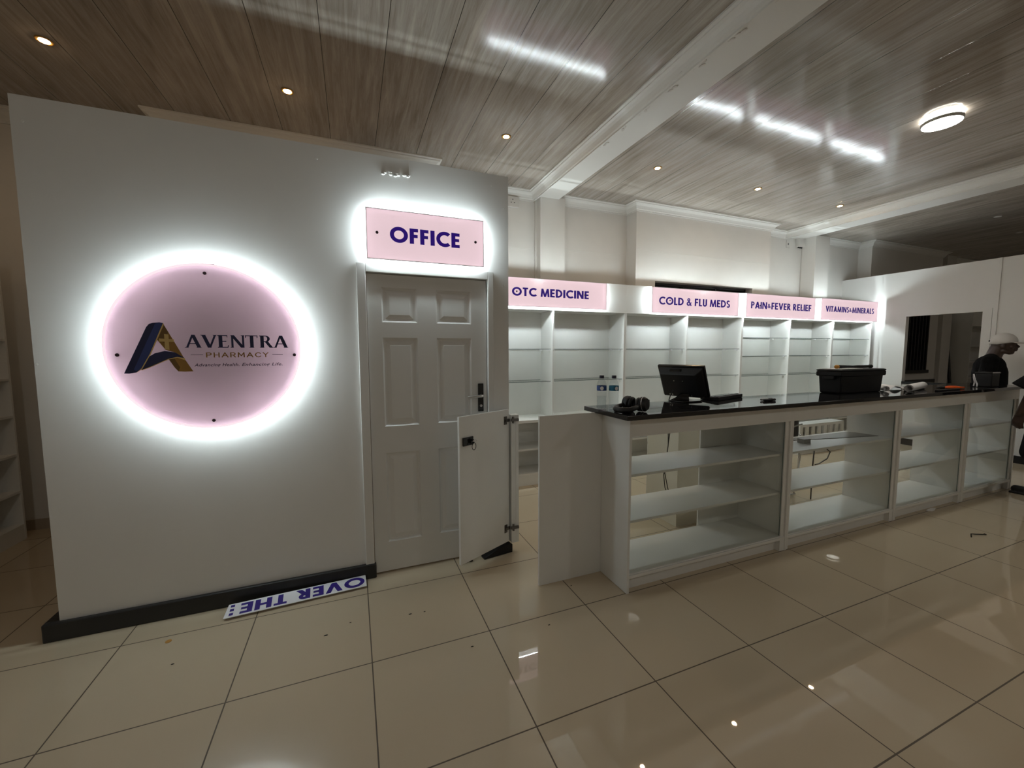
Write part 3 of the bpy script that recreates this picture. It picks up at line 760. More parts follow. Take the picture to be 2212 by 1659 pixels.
# ------------------------------------------------------------------ the sales counter
CY0, CY1 = -.60, -.20
def counter_unit(label, x0, x1, back, first=False, last=False):
    t = thing('counter_unit', label, 'display counter', ((x0+x1)/2, CY0, 0), 'glazed counter units')
    T = .018
    obj('end_panel' if first else 'side_panel', MB().box(x0+.0005, x0+T, CY0 - (.012 if first else 0), CY1, 0.003, 1.10), M_WHITE, t, bevel=.0008)
    obj('side_panel', MB().box(x1-T, x1-.0005, CY0, CY1, .0, 1.10), M_WHITE, t, bevel=.0008)
    a, c = x0+T, x1-T
    obj('fascia', MB().box(a, c, CY0, CY0+.016, .987, 1.10), M_WHITE, t, bevel=.0008)
    obj('stile', MB().box(c-.035, c, CY0+.012, CY0+.03, .105, .987), M_WHITE, t, bevel=.0008)
    obj('plinth', MB().box(a, c, CY0+.04, CY0+.056, 0, .085), M_WHITE, t)
    obj('plinth_bracket', MB().box(c-.05, c, CY0+.004, CY0+.04, 0, .085), M_WHITE, t)
    obj('bottom_shelf', MB().box(a, c, CY0+.002, CY1, .085, .105), M_WHITE, t, bevel=.001)
    obj('bottom_track', MB().box(a, c-.035, CY0+.012, CY0+.034, .105, .112), M_WHITE, t)
    for z in (.425, .722): obj('shelf', MB().box(a, c, CY0+.042, CY1, z, z+.016), M_WHITE, t, bevel=.0008)
    gl = obj('front_glass', MB().box(a+.002, c-.037, CY0+.020, CY0+.0245, .112, .987), M_GLASS, t)
    obj('glass_edge', MB().box(c-.0368, c-.0355, CY0+.0195, CY0+.025, .112, .987), M_GEDGE, gl)
    obj('rail', MB().box(a, c, CY1-.05, CY1, 1.02, 1.10), M_WHITE, t)
    for (u, v) in back: obj('back_panel', MB().box(u, v, CY1, CY1+.012, .09, 1.0), M_WHITE, t)
    return t
UX = [2.69, 4.165, 5.575, 6.74, 7.77]
counter_unit('open-shelved glazed counter unit nearest the camera, at the left end of the counter', UX[0], UX[1], [(3.70, 4.147)], first=True)
counter_unit('second glazed counter unit from the left, office chair showing behind it', UX[1], UX[2], [])
counter_unit('third glazed counter unit from the left, below the black tote box', UX[2], UX[3], [])
counter_unit('last glazed counter unit, at the far right end by the people', UX[3], UX[4], [])
solo('worktop', MB().box(2.632, 7.80, -.665, -.19, 1.1005, 1.13), M_BTOP, 'long polished black granite top lying along the white counter', 'counter top', bevel=.003)
solo('return_panel', MB().box(2.228, 2.6895, -.325, -.307, 0, 1.104), M_WHITE, 'fixed white board standing out from the left end of the counter', 'panel', bevel=.0008)

# half-height gate at the end of the office wall
hp0 = Vector((2.212, .165, 0)); fp = Vector((1.787, -.043, 0))
dr = (fp - hp0).normalized(); nn = Vector((-dr.y, dr.x, 0))   # nn points to the camera side
if nn.y > 0: nn = -nn
g = thing('counter_gate', 'white half-height gate leaf swung open in front of the office door', 'gate', (hp0.x, hp0.y, 0))
def slab(a, b_, th, z0, z1, mb=None):
    mb = mb or MB()
    c, d = a - nn*0, b_ - nn*0
    p = [c, d, d - nn*th, c - nn*th]
    return mb.ring_loft([[(q.x, q.y, z0) for q in p], [(q.x, q.y, z1) for q in p]])
obj('gate_leaf', slab(hp0, fp, .018, .083, 1.083), M_WHITE, g, bevel=.0008)
post = MB().box(2.226, 2.262, .150, .20, .071, 1.042)
obj('gate_post', post, M_WHITE, g, bevel=.0008)
obj('gate_post', MB().box(2.2625, 2.285, .150, .20, .071, 1.042), M_WHITE, g, bevel=.0008)
for z in (1.005, .19):
    hb = MB()
    c = hp0 - dr*.0 + nn*.001
    q = hp0 + dr*.035
    n0 = len(hb.v)
    hb.box(-.016, .012, -.004, 0, -.03, .03); hb.box(-.01, .035, -.012, -.003, -.010, .010); hb.lathe([(.010, -.014), (.010, 0)], (0, 0, 0), 12, 'Y')
    ang = math.atan2(-dr.y, -dr.x)
    hb.xform(Matrix.Translation(q + Vector((0, 0, z))) @ Matrix.Rotation(ang, 4, 'Z'))
    h_ = obj('hinge', hb, M_HINGE, g)
    hb2 = MB().box(2.220, 2.282, .135, .150, z-.009, z+.011); hb2.box(2.232, 2.246, .138, .150, z-.024, z+.026)
    obj('hinge_arm', hb2, M_HINGE, h_, bevel=.002)
# lock and its keys
lk = MB().box(-.045, .045, -.012, 0, -.028, .028)
lp = hp0 + dr*.405 + nn*.001
mlk = Matrix.Translation(lp + Vector((0, 0, .915))) @ Matrix.Rotation(math.atan2(-dr.y, -dr.x), 4, 'Z')
k_ = obj('lock', lk.xform(mlk), M_BLACKG, g, bevel=.003)
kb = MB().lathe([(.016, -.030), (.016, -.012)], (.022, 0, -.002), 16, 'Y'); kb.xform(mlk)
obj('lock_cylinder', kb, M_BLACKG, k_, smooth=True)
kk = MB().ell((.030, -.040, .004), .020, .004, .006, 12, 8); kk.xform(mlk)
obj('key', kk, M_CHROME, k_, smooth='all')
kr = MB().tube([(.026 + .017*math.cos(a), -.036, -.034 + .024*math.sin(a)) for a in [2*PI*i/20 for i in range(20)]], .0022, 6, closed=True); kr.xform(mlk)
obj('key_ring', kr, M_BLACKG, k_, smooth=True)

# black wedge on the floor under the gate
poly = [(0, 0), (.235, 0), (.235, .062), (.15, .066), (.0, .012)]
wd = MB(); A, B_ = Vector((2.0, .115, 0)), Vector((2.235, .148, 0)); dd = (B_ - A).normalized(); pp = Vector((-dd.y, dd.x, 0))
wd.extrude(poly, lambda u, v, d: A + dd*u + pp*d + Vector((0, 0, v + .0005)), 0, .055)
solo('door_wedge', wd, M_BLACK, 'black wedge on the floor beneath the open gate leaf', 'wedge', bevel=.003)

# printed strip left over from a sign, on the floor by the skirting
ps = thing('printed_strip', 'white plastic strip printed OVER THE upside down on the floor by the black skirting', 'sign strip', (.82, .1, 0))
a0 = Vector((.435, .028, .012)); ax = (Vector((1.196, .068, .012)) - a0); ln_ = ax.length; ax.normalize(); ay = Vector((-ax.y, ax.x, 0))
tilt = Vector((0, 0, .22)); ay = (ay + tilt).normalized()
az = ax.cross(ay)
sx = MB().extrude([(0, 0), (ln_, 0), (ln_, .098), (.012, .100)], lambda u, v, d: a0 + ax*u + ay*v + az*d, 0, .004)
obj('strip_sheet', sx, M_SHEET, ps)
wd_ = letters('OVER THE', 1, .22)[1]
for word, off in (('OVER', 0.0), ('THE', letters('OVER ', 1, .22)[1] + .10)):
    tx = MB()
    for n_, p in enumerate(letters(word, 1, .22)[0]): tx.extrude(p, lambda u, v, d: a0 + ax*(ln_ - .012 - (u + off)/wd_*(ln_ - .085)) + ay*(.088 - v*.078) + az*d, .0042, .0050 + n_*2e-5)
    obj('lettering', tx, M_NAVY, ps)
for k in range(3):
    z_ = .012 + k*.031
    obj('printed_square', MB().extrude([(.024, z_), (.044, z_), (.044, z_+.017), (.024, z_+.017)], lambda u, v, d: a0 + ax*u + ay*v + az*d, .0042, .0050), M_NAVY, ps)

# ------------------------------------------------------------------ ceiling lamps, with unseen ones added for fill
def round_lamp(x, y, label):
    t = thing('ceiling_lamp', label, 'ceiling light', (x, y, H), 'round ceiling lamps')
    obj('lamp_base', MB().lathe([(.085, 0), (.085, -.032)], (x, y, H-.0005), 48), M_SHEET, t, smooth=True)
    obj('lamp_halo_ring', MB().lathe([(.112, -.008), (.118, -.012), (.112, -.016)], (x, y, H), 48, cap=False), M_LAMP, t, smooth=True)
    obj('lamp_rim', MB().lathe([(.086, -.030), (.124, -.032), (.129, -.036), (.129, -.058), (.121, -.060)], (x, y, H), 48, cap=False), M_STEEL, t, smooth=True)
    obj('lamp_diffuser', MB().lathe([(.1205, -.045), (.1205, -.059), (.100, -.066), (.05, -.070), (.002, -.071)], (x, y, H), 48), M_LAMP, t, smooth=True)
    return t
round_lamp(5.75, -.64, 'round white lit ceiling lamp on the ceiling right of the beam')
round_lamp(.2, -4.3, 'round ceiling lamp added unseen behind the viewer as fill light, left bay')  # unseen, added to raise the ambient light from the front
round_lamp(5.78, -4.3, 'round ceiling lamp added unseen behind the viewer as fill light, right bay')  # second unseen lamp, added for the same ambient fill
round_lamp(11.6, -4.3, 'round ceiling lamp added unseen behind the viewer to light the room beyond the right partition')  # unseen, added so some light reaches the room behind the hatch
def downlight(x, y, label):
    t = thing('downlight', label, 'downlight', (x, y, H), 'warm recessed downlights')
    obj('downlight_ring', MB().lathe([(.026, 0), (.043, 0), (.042, -.004), (.030, -.006), (.026, -.004)], (x, y, H-.0005), 28, cap=False), M_GOLD, t, smooth=True)
    obj('downlight_bulb', MB().lathe([(.027, -.001), (.025, -.006), (.012, -.010), (.001, -.011)], (x, y, H), 20), M_DOWN, t, smooth=True)
    return t
for k, (x, l) in enumerate(((-.545, 'leftmost warm downlight, at the top left corner of the photo'), (.776, 'second warm downlight from the left, above the round sign'), (2.505, 'warm downlight just left of the ceiling beam'),
                            (4.21, 'warm downlight just right of the ceiling beam'), (5.71, 'warm downlight above the COLD & FLU MEDS sign'), (7.263, 'warm downlight above the VITAMINS & MINERALS sign, nearest the dark room'))):
    downlight(x, .955, l)
for k, x in enumerate((9.9, 11.4)):
    solo('unlit_downlight', MB().lathe([(.04, 0), (.04, -.005), (.02, -.008)], (x, .4 + .25*k, H-.0005), 20), M_TRUNK, ('unlit downlight in the dark ceiling, nearer the beam', 'unlit downlight in the dark ceiling, farther right')[k], 'downlight', 'unlit downlights', smooth=True)

# ------------------------------------------------------------------ wiring on the back wall
solo('cable_trunking', MB().box(3.285, 3.318, YB-.018, YB-.0005, 2.3, 3.36), M_TRUNK, 'white vertical cable trunking beside the pilaster under the beam', 'trunking')
solo('cable', MB().tube([(8.205, YB-.012, 3.38), (8.205, YB-.012, 2.3)], .007, 8), M_STEEL, 'grey cable running down the wall beside the right pilaster', 'cable')
jb = thing('socket_box', 'white socket box high on the wall beside the office wall corner', 'socket', (2.99, YB, 3.24))
obj('box_body', MB().box(2.90, 3.07, YB-.04, YB-.0005, 3.22, 3.34), M_TRUNK, jb, bevel=.004)
for dx, dz in ((0, .025), (-.02, -.01), (.02, -.01)): obj('socket_hole', MB().lathe([(.006, -.0402), (.006, -.0408)], (2.985+dx, YB, 3.28+dz), 10, 'Y'), M_BLACK, jb)
jb2 = thing('junction_box', 'square white junction box in the corner under the right beam cornice', 'junction box', (8.12, YB, 3.3))
obj('box_body', MB().box(8.05, 8.20, YB-.06, YB-.0005, 3.22, 3.355), M_TRUNK, jb2, bevel=.005)
for dx in (-.04, 0, .035): obj('cable_gland', MB().lathe([(.012, 0), (.012, -.02)], (8.125+dx, YB-.03, 3.22), 10), M_BLACK, jb2)
sw = thing('wall_switch', 'small white switch plate on the wall left of the junction box', 'switch', (7.86, YB, 3.24))
obj('switch_plate', MB().box(7.82, 7.90, YB-.012, YB-.0005, 3.19, 3.31), M_TRUNK, sw, bevel=.003)
obj('switch_rocker', MB().box(7.85, 7.87, YB-.016, YB-.012, 3.235, 3.265), M_GREYB, sw)

# ------------------------------------------------------------------ things on the counter (top at 1.13)
ZT = 1.1305
def bottle(x, y, rot, label_mat, label, fill):
    t = thing('water_bottle', label, 'bottle', (x, y, ZT), 'water bottles on the counter', rot)
    prof = [(.004, .001), (.024, .0), (.030, .006), (.031, .02), (.0285, .035), (.031, .05), (.0285, .065), (.031, .08), (.0295, .095), (.031, .11), (.031, .118), (.031, .152), (.029, .165), (.023, .182), (.014, .194), (.0125, .198), (.0125, .205)]
    obj('bottle_body', MB().lathe(prof, (0,0,0), 28), M_PET, t, smooth='all', local=True)
    inner = [(r*.955, z) for r, z in prof if .0 < z <= fill]
    if len(inner) > 1:
        inner = [(.003, inner[0][1]+.001)] + inner
        obj('water', MB().lathe(inner, (0,0,.001), 24), M_WATER, t, smooth='all', local=True)
    lb = obj('bottle_label', MB().lathe([(.0315, .119), (.0318, .120), (.0318, .150), (.0315, .151)], (0,0,0), 28, cap=False), label_mat, t, smooth='all', local=True)
    pt = MB()
    n = 8
    for i in range(n):
        a0 = -PI/2 - .9 + .7*i/n; a1 = -PI/2 - .9 + .7*(i+1)/n
        u0 = abs(i/n-.5)*2; u1 = abs((i+1)/n-.5)*2
        h0 = .004 + .009*(1-u0*u0); h1 = .004 + .009*(1-u1*u1)
        r = .0324
        pt.quad((r*math.cos(a0), r*math.sin(a0), .135-h0), (r*math.cos(a1), r*math.sin(a1), .135-h1), (r*math.cos(a1), r*math.sin(a1), .135+h1), (r*math.cos(a0), r*math.sin(a0), .135+h0))
    obj('label_mark', pt, M_SHEET, lb, local=True)
    obj('bottle_cap', MB().lathe([(.0145, .199), (.0150, .201), (.0150, .216), (.0135, .218), (.002, .2185)], (0,0,0), 24), M_NAVYCAP, t, smooth=True, local=True)
    return t
M_WATER = mat_glass('water', (0.93, 0.95, 0.96))
M_NAVYCAP = mat('navy_cap', (0.012, 0.010, 0.03), 0.4)
bottle(2.675, -.335, 0, M_LABEL, 'water bottle with blue and white label, left of the pair on the counter end', .08)
bottle(2.742, -.375, .5, M_LABELT, 'water bottle with teal label, right of the pair on the counter end', .02)

# headphones lying on the counter
hd = thing('headphones', 'black over-ear headphones lying on the counter end', 'headphones', (2.86, -.535, ZT))
def cup(c, rot):
    b = MB().lathe([(.012, -.030), (.036, -.028), (.045, -.014), (.046, .006), (.040, .012), (.034, .014)], (0,0,0), 28, 'Y')
    b.xform(Matrix.Translation(c) @ rot); return b
R1 = Matrix.Rotation(.45, 4, 'Z') @ Matrix.Rotation(-.10, 4, 'X')
c1 = Vector((2.825, -.560, ZT+.047)); c2 = Vector((2.785, -.470, ZT+.047))
e1 = obj('ear_cup', cup(c1, R1), M_BLACK, hd, smooth=True)
ringb = MB().tube([(.0455*math.cos(a), -.008, .0455*math.sin(a)) for a in [2*PI*i/28 for i in range(28)]], .0018, 6, closed=True); ringb.xform(Matrix.Translation(c1) @ R1)
obj('cup_ring', ringb, M_STEEL, e1, smooth=True)
R2 = Matrix.Rotation(.45 + PI, 4, 'Z') @ Matrix.Rotation(-.10, 4, 'X')
e2 = obj('ear_cup', cup(c2, R2), M_BLACK, hd, smooth=True)
for cc, rr, e_ in ((c1, R1, e1), (c2, R2, e2)):
    cb = MB().tube([(.031*math.cos(a), .024, .031*math.sin(a)) for a in [2*PI*i/24 for i in range(24)]], .013, 8, closed=True); cb.xform(Matrix.Translation(cc) @ rr)
    obj('ear_cushion', cb, M_BLACK, e_, smooth='all')
SH_ = (-.040, -.015, 0)
band = [(2.822, -.562, ZT+.040), (2.785, -.578, ZT+.032), (2.735, -.580, ZT+.021), (2.700, -.548, ZT+.019), (2.695, -.505, ZT+.019), (2.715, -.470, ZT+.020), (2.755, -.455, ZT+.030), (2.785, -.462, ZT+.042)]
band = [(p[0]+SH_[0], p[1]+SH_[1], p[2]) for p in band]
bb = MB().tube(band, .011, 10, r_list=[.010, .015, .017, .018, .018, .017, .015, .010])
obj('headband', bb, M_BLACK, hd, smooth='all')
hg = MB().box(-.012, .012, -.012, .004, -.02, .02); hg.xform(Matrix.Translation((2.872, -.545, ZT+.052)) @ Matrix.Rotation(.45, 4, 'Z'))
obj('cup_hinge', hg, M_BLACK, hd, bevel=.004)

# point-of-sale monitor seen from behind
mo = thing('monitor', 'black monitor seen from behind, tilted on a stand on the counter', 'monitor', (3.46, -.22, ZT))
th, ti = 1.198, .476
dx_ = Vector((math.cos(th), -math.sin(th), 0)); nx_ = Vector((math.sin(th), math.cos(th), 0))
ux_ = Vector((0,0,1))*math.cos(ti) - nx_*math.sin(ti); fx_ = nx_*math.cos(ti) + Vector((0,0,1))*math.sin(ti)
mc = Vector((3.48, -.219, 1.278))
MM = Matrix(((dx_.x, fx_.x, ux_.x, mc.x), (dx_.y, fx_.y, ux_.y, mc.y), (dx_.z, fx_.z, ux_.z, mc.z), (0,0,0,1)))
W2, H2 = .176, .1325
obj('monitor_frame', MB().box(-W2, W2, 0, .022, -H2, H2).xform(MM), M_BLACKG, mo, bevel=.004)
obj('screen', MB().box(-W2+.012, W2-.012, .0221, .0228, -H2+.014, H2-.012).xform(MM), M_DARKWIN, mo)
def rr(ix0, ix1, iz0, iz1, y): return [(ix0, y, iz0), (ix1, y, iz0), (ix1, y, iz1), (ix0, y, iz1)]
hs = MB().ring_loft([rr(-W2+.012, W2-.012, -H2+.012, H2-.014, .0005), rr(-W2+.020, W2-.018, -H2+.016, H2-.024, -.012), rr(-W2+.028, W2-.048, -H2+.020, H2-.046, -.040), rr(-W2+.034, W2-.056, -H2+.026, H2-.052, -.046)])
obj('rear_housing', hs.xform(MM), M_BLACK, mo, bevel=.003)
obj('rear_handle', MB().box(-.075, .015, -.026, -.010, H2-.045, H2-.020).xform(MM), M_BLACKG, mo, bevel=.004)
for px_ in (-.045, .02): obj('housing_screw', MB().lathe([(.0035, -.0475), (.0035, -.046)], (px_, 0, .028), 8, 'Y').xform(MM), M_STEEL, mo)
for px_, wv in ((-.10, .010), (-.08, .006), (.02, .012), (.045, .01), (.065, .008)):
    obj('port', MB().box(px_, px_+wv, -.0475, -.046, -H2+.032, -H2+.044).xform(MM), M_STEEL, mo)
st = MB().ring_loft([[(3.445, -.245, 1.19), (3.500, -.27, 1.19), (3.515, -.245, 1.19), (3.46, -.22, 1.19)], [(3.40, -.245, 1.16), (3.49, -.275, 1.16), (3.505, -.245, 1.16), (3.42, -.215, 1.16)], [(3.36, -.24, 1.139), (3.49, -.28, 1.139), (3.505, -.24, 1.139), (3.38, -.20, 1.139)]])
obj('stand', st, M_BLACKG, mo, bevel=.004)
obj('stand_base', MB().box(3.37, 3.56, -.335, -.2, ZT, 1.139), M_BLACKG, mo, bevel=.004)
solo('monitor_cable', MB().tube([(3.400, -.205, 1.215), (3.388, -.196, 1.18), (3.384, -.184, 1.135), (3.388, -.176, 1.05), (3.40, -.172, .78), (3.37, -.165, .55), (3.40, -.15, .44), (3.47, -.13, .34), (3.52, -.10, .30)], .0035, 8), M_CABLE, 'black cable hanging from the monitor down behind the counter shelves', 'cable', smooth='all')
solo('monitor_cable', MB().tube([(3.43, -.176, 1.10), (3.415, -.172, .90), (3.40, -.168, .76), (3.385, -.16, .56), (3.44, -.14, .42), (3.50, -.12, .33), (3.54, -.095, .30)], .0035, 8), M_CABLE, 'second black cable hanging beside the monitor cable behind the counter', 'cable', smooth='all')
kb_ = thing('keyboard', 'black keyboard lying on the counter right of the monitor', 'keyboard', (3.92, -.22, ZT))
kx = Matrix.Translation((3.86, -.235, ZT)) @ Matrix.Rotation(.28, 4, 'Z')
obj('keyboard_body', MB().ring_loft([[(-.19, -.07, .001), (.22, -.07, .001), (.22, .07, .001), (-.19, .07, .001)], [(-.19, -.07, .030), (.22, -.07, .030), (.22, .07, .018), (-.19, .07, .018)]]).xform(kx), M_BLACK, kb_, bevel=.004)
kk = MB()
for r_ in range(4):
    for c_ in range(13): kk.box(-.17+c_*.028, -.17+c_*.028+.023, -.05+r_*.026, -.05+r_*.026+.021, .018, .033-.0035*r_)
obj('keys', kk.xform(kx), M_BLACKG, kb_)

# stapler-like pair of markers
for k, (dy, nm) in enumerate(((.0, 'black marker pen lying on the counter, nearer of the pair'), (.032, 'black marker pen lying on the counter, farther of the pair'))):
    y = -.50 + dy; x0_ = 3.985 + .012*k
    mk = thing('marker_pen', nm, 'pen', (x0_+.06, y, ZT), 'marker pens on the counter')
    obj('pen_body', MB().lathe([(.006, 0), (.0085, .006), (.0085, .075)], (x0_, y, ZT+.0095), 14, 'X'), M_BLACK if k == 0 else M_GREYB, mk, smooth=True)
    obj('pen_cap', MB().lathe([(.0095, .0751), (.0095, .118), (.006, .124)], (x0_, y, ZT+.0095), 14, 'X'), M_BLACKG, mk, smooth=True)

# black tote box with things on its lid
tb_ = thing('tote_box', 'large black plastic tote box standing on the counter', 'storage box', (5.23, -.45, ZT))
x0_, x1_, y0_, y1_ = 5.035, 5.665, -.420, -.225
def rect3(a, c, e, g, z): return [(a, e, z), (c, e, z), (c, g, z), (a, g, z)]
bx = MB().ring_loft([rect3(x0_+.025, x1_-.025, y0_+.01, y1_-.01, ZT), rect3(x0_+.006, x1_-.006, y0_+.003, y1_-.003, ZT+.195)])
obj('box_body', bx, M_CRATE, tb_, bevel=.012)
obj('box_rim', MB().ring_loft([rect3(x0_, x1_, y0_, y1_, ZT+.150), rect3(x0_-.008, x1_+.008, y0_-.006, y1_+.006, ZT+.156), rect3(x0_-.008, x1_+.008, y0_-.006, y1_+.006, ZT+.190), rect3(x0_, x1_, y0_, y1_, ZT+.196)]), M_CRATE, tb_, bevel=.006)
obj('box_lid', MB().ring_loft([rect3(x0_-.008, x1_+.008, y0_-.006, y1_+.006, ZT+.196), rect3(x0_-.008, x1_+.008, y0_-.006, y1_+.006, ZT+.207), rect3(x0_+.01, x1_-.01, y0_+.01, y1_-.01, ZT+.212)]), M_CRATE, tb_, bevel=.004)
for k in range(2): obj('box_handle', MB().box(x0_-.014+k*(x1_-x0_+.014), x0_+k*(x1_-x0_+.014), y0_+.05, y1_-.05, ZT+.125, ZT+.152), M_CRATE, tb_, bevel=.004)
ZL = ZT + .2125
solo('paper_sheet', MB().box(5.075, 5.40, -.385, -.25, ZL, ZL+.003), M_PAPER, 'white sheet lying on the lid of the black tote box', 'paper')
tl = thing('hand_tool', 'black-shafted tool with an ochre end lying on the black tote box', 'tool', (5.2, -.33, ZL))
q0, q1 = Vector((5.085, -.345, ZL+.021)), Vector((5.50, -.385, ZL+.020))
q = (q1-q0).normalized()
obj('tool_shaft', MB().tube([q0+q*.02, q0+q*.06, q0+q*.12, q0+q*.2, q0+q*.27, q1], .012, 14, r_list=[.015, .0155, .013, .010, .0125, .0125]), M_BLACK, tl, smooth='all')
obj('tool_end', MB().tube([q0-q*.006, q0, q0+q*.0198], .017, 16, r_list=[.012, .0165, .0165]), M_ORANGE2, tl, smooth='all')
obj('tool_head', MB().tube([q1-q*.004, q1+q*.012, q1+q*.022], .016, 14, r_list=[.016, .0165, .012]), M_BLACK, tl, smooth='all')
solo('screwdriver_bit', MB().tube([(5.38, -.28, ZL+.010), (5.47, -.29, ZL+.010)], .009, 10), M_BLACK, 'short black bar behind the tool on the tote box', 'tool', smooth=True)

# rolled drawings and loose sheets
def roll(a, b_, r, label):
    a, b_ = Vector(a), Vector(b_)
    t = thing('paper_roll', label, 'paper roll', tuple(a), 'rolled papers on the counter')
    ax_ = (b_-a).normalized(); u = ax_.cross(Vector((0,0,1))).normalized(); w_ = u.cross(ax_)
    n = 64; outl = []
    for i in range(n+1):
        ang = 2*PI*2.3*i/n; rr_ = r*(.70 + .30*i/n)
        outl.append(rr_*(math.cos(ang)*u + math.sin(ang)*w_))
    mb = MB().ring_loft([[a+q for q in outl], [b_+q for q in outl]], closed=False, cap=False)
    o = obj('rolled_sheet', mb, M_PAPER, t, smooth='all')
    md = o.modifiers.new('sol', 'SOLIDIFY'); md.thickness = .001
    return t
roll((5.80, -.535, ZT+.035), (6.32, -.415, ZT+.035), .034, 'thick white paper roll lying on the counter right of the loose sheet')
roll((5.68, -.43, ZT+.026), (5.80, -.33, ZT+.026), .025, 'short white paper roll half hidden beside the black tote box')
cs = MB(); n = 14
if True:
    z = lambda u: ZT + .004 + .035*abs(math.sin(u*PI*1.15))*(1-u*.4)
    P_ = lambda u, v: (5.83 + .32*u + .03*v, -.385 + .03*u + .12*v, z(u) + .012*v)
    cs.ring_loft([[P_(i/n, v) for i in range(n+1)] for v in (0, 1)], closed=False, cap=False)
o = solo('loose_sheet', cs, M_PAPER, 'curled white sheet lying between the paper rolls on the counter', 'paper', smooth='all')
md = o.modifiers.new('sol', 'SOLIDIFY'); md.thickness = .001
sc = thing('scissors', 'black-handled scissors lying in front of the paper roll', 'scissors', (5.68, -.60, ZT))
for k in range(2):
    obj('finger_loop', MB().tube([(5.66+.03*math.cos(a)+.045*k, -.605+.018*math.sin(a)+.012*k, ZT+.008) for a in [2*PI*i/20 for i in range(20)]], .005, 8, closed=True), M_BLACK, sc, smooth='all')
obj('blade', MB().ring_loft([[(5.73, -.60, ZT+.004), (5.73, -.585, ZT+.004), (5.73, -.585, ZT+.010), (5.73, -.60, ZT+.010)], [(5.87, -.575, ZT+.005), (5.87, -.572, ZT+.005), (5.87, -.572, ZT+.007), (5.87, -.575, ZT+.007)]]), M_STEEL, sc)
# pliers with orange grips and a black case
pl = thing('pliers', 'pliers with orange grips lying on the counter', 'pliers', (6.58, -.52, ZT))
obj('grip', MB().tube([(6.50, -.49, ZT+.012), (6.56, -.500, ZT+.016), (6.64, -.520, ZT+.016), (6.69, -.53, ZT+.013)], .011, 10, r_list=[.008, .012, .0125, .009]), M_ORANGE, pl, smooth='all')
obj('grip', MB().tube([(6.50, -.50, ZT+.012), (6.55, -.53, ZT+.013), (6.62, -.56, ZT+.013), (6.67, -.572, ZT+.012)], .011, 10, r_list=[.008, .012, .0125, .009]), M_ORANGE, pl, smooth='all')
obj('jaws', MB().tube([(6.505, -.495, ZT+.012), (6.47, -.485, ZT+.012), (6.42, -.472, ZT+.010)], .012, 10, r_list=[.013, .012, .004]), M_BLACK, pl, smooth='all')
solo('file_tool', MB().box(6.12, 6.52, -.605, -.583, ZT, ZT+.014), M_BLACK, 'flat black bar tool lying left of the pliers', 'tool', bevel=.004)
M_CASE = mat('dark_grey_plastic', (0.012, 0.012, 0.013), 0.5, spec=.25)
cb_ = thing('black_case', 'dark grey case standing on the counter in front of the capped person', 'case', (7.25, -.52, ZT))
obj('case_body', MB().box(7.17, 7.34, -.585, -.47, ZT, ZT+.135), M_CASE, cb_, bevel=.008)
obj('case_lid', MB().box(7.165, 7.345, -.59, -.465, ZT+.135, ZT+.150), M_BLACKG, cb_, bevel=.005)
obj('lid_edge_glint', MB().box(7.17, 7.31, -.592, -.5905, ZT+.146, ZT+.151), M_SHEET, cb_)  # white strip standing in for the highlight along the lid edge
cwire = [(7.06, -.50, ZT+.008), (7.075, -.50, ZT+.05), (7.06, -.495, ZT+.10), (7.04, -.50, ZT+.13), (7.05, -.51, ZT+.075), (7.085, -.515, ZT+.03), (7.07, -.52, ZT+.004)]
solo('earphones', MB().tube(cwire, .006, 8), M_SHEET, 'tangled white earphone cable beside the dark case', 'earphones', smooth='all')

# ------------------------------------------------------------------ things seen through the counter
ch = thing('office_chair', 'black office chair standing behind the counter, seen through the shelves', 'chair', (5.12, .10, 0))
cx, cy = 5.12, .12
bk = MB()
for i in range(7):
    pass
rings = []
for i, (z, wv, yo) in enumerate(((.60, .15, .0), (.66, .19, .012), (.78, .215, .03), (.92, .21, .03), (1.0, .18, .02), (1.02, .12, .015))):
    rings.append([(cx + wv*math.cos(a), cy + yo + .03*math.sin(a) - .05*(math.cos(a)**2), z) for a in [2*PI*j/20 for j in range(20)]])
obj('backrest', bk.ring_loft(rings), M_BLACK, ch, smooth='all')
obj('lumbar_strap', MB().tube([(cx-.21, cy-.045, .735), (cx-.1, cy-.02, .72), (cx+.08, cy-.02, .735), (cx+.225, cy-.045, .77)], .008, 8), M_STEEL, ch, smooth='all')
seat = MB().ring_loft([[(cx+.23*math.cos(a)*(abs(math.cos(a))**-.3 if abs(math.cos(a)) > .05 else 1), cy+.22+.22*math.sin(a), z) for a in [2*PI*j/24 for j in range(24)]] for z in (.40, .42, .47, .49)])
obj('seat', seat, M_BLACK, ch, smooth='all')
for s in (-1, 1):
    xx = cx + s*.24
    pts = [(xx, cy-.02, .66), (xx, cy-.03, .45), (xx, cy+.0, .06), (xx, cy+.03, .02), (xx, cy+.10, .012), (xx, cy+.40, .012), (xx, cy+.45, .03), (xx, cy+.46, .08), (xx, cy+.44, .42)]
    obj('leg', MB().tube(pts, .012, 10), M_CHROME, ch, smooth='all')
obj('cross_bar', MB().tube([(cx-.24, cy-.002, .03), (cx+.24, cy-.002, .03)], .011, 10), M_CHROME, ch, smooth=True)
solo('chair_cable', MB().tube([(5.42, .0, .007), (5.42, .0, .34), (5.44, .0, .60), (5.55, .05, .52), (5.75, .1, .50), (5.90, .12, .42), (5.82, .1, .36), (5.6, .05, .34), (5.46, .0, .36)], .006, 8), M_CABLE, 'loop of black cable behind the second counter unit', 'cable', smooth='all')
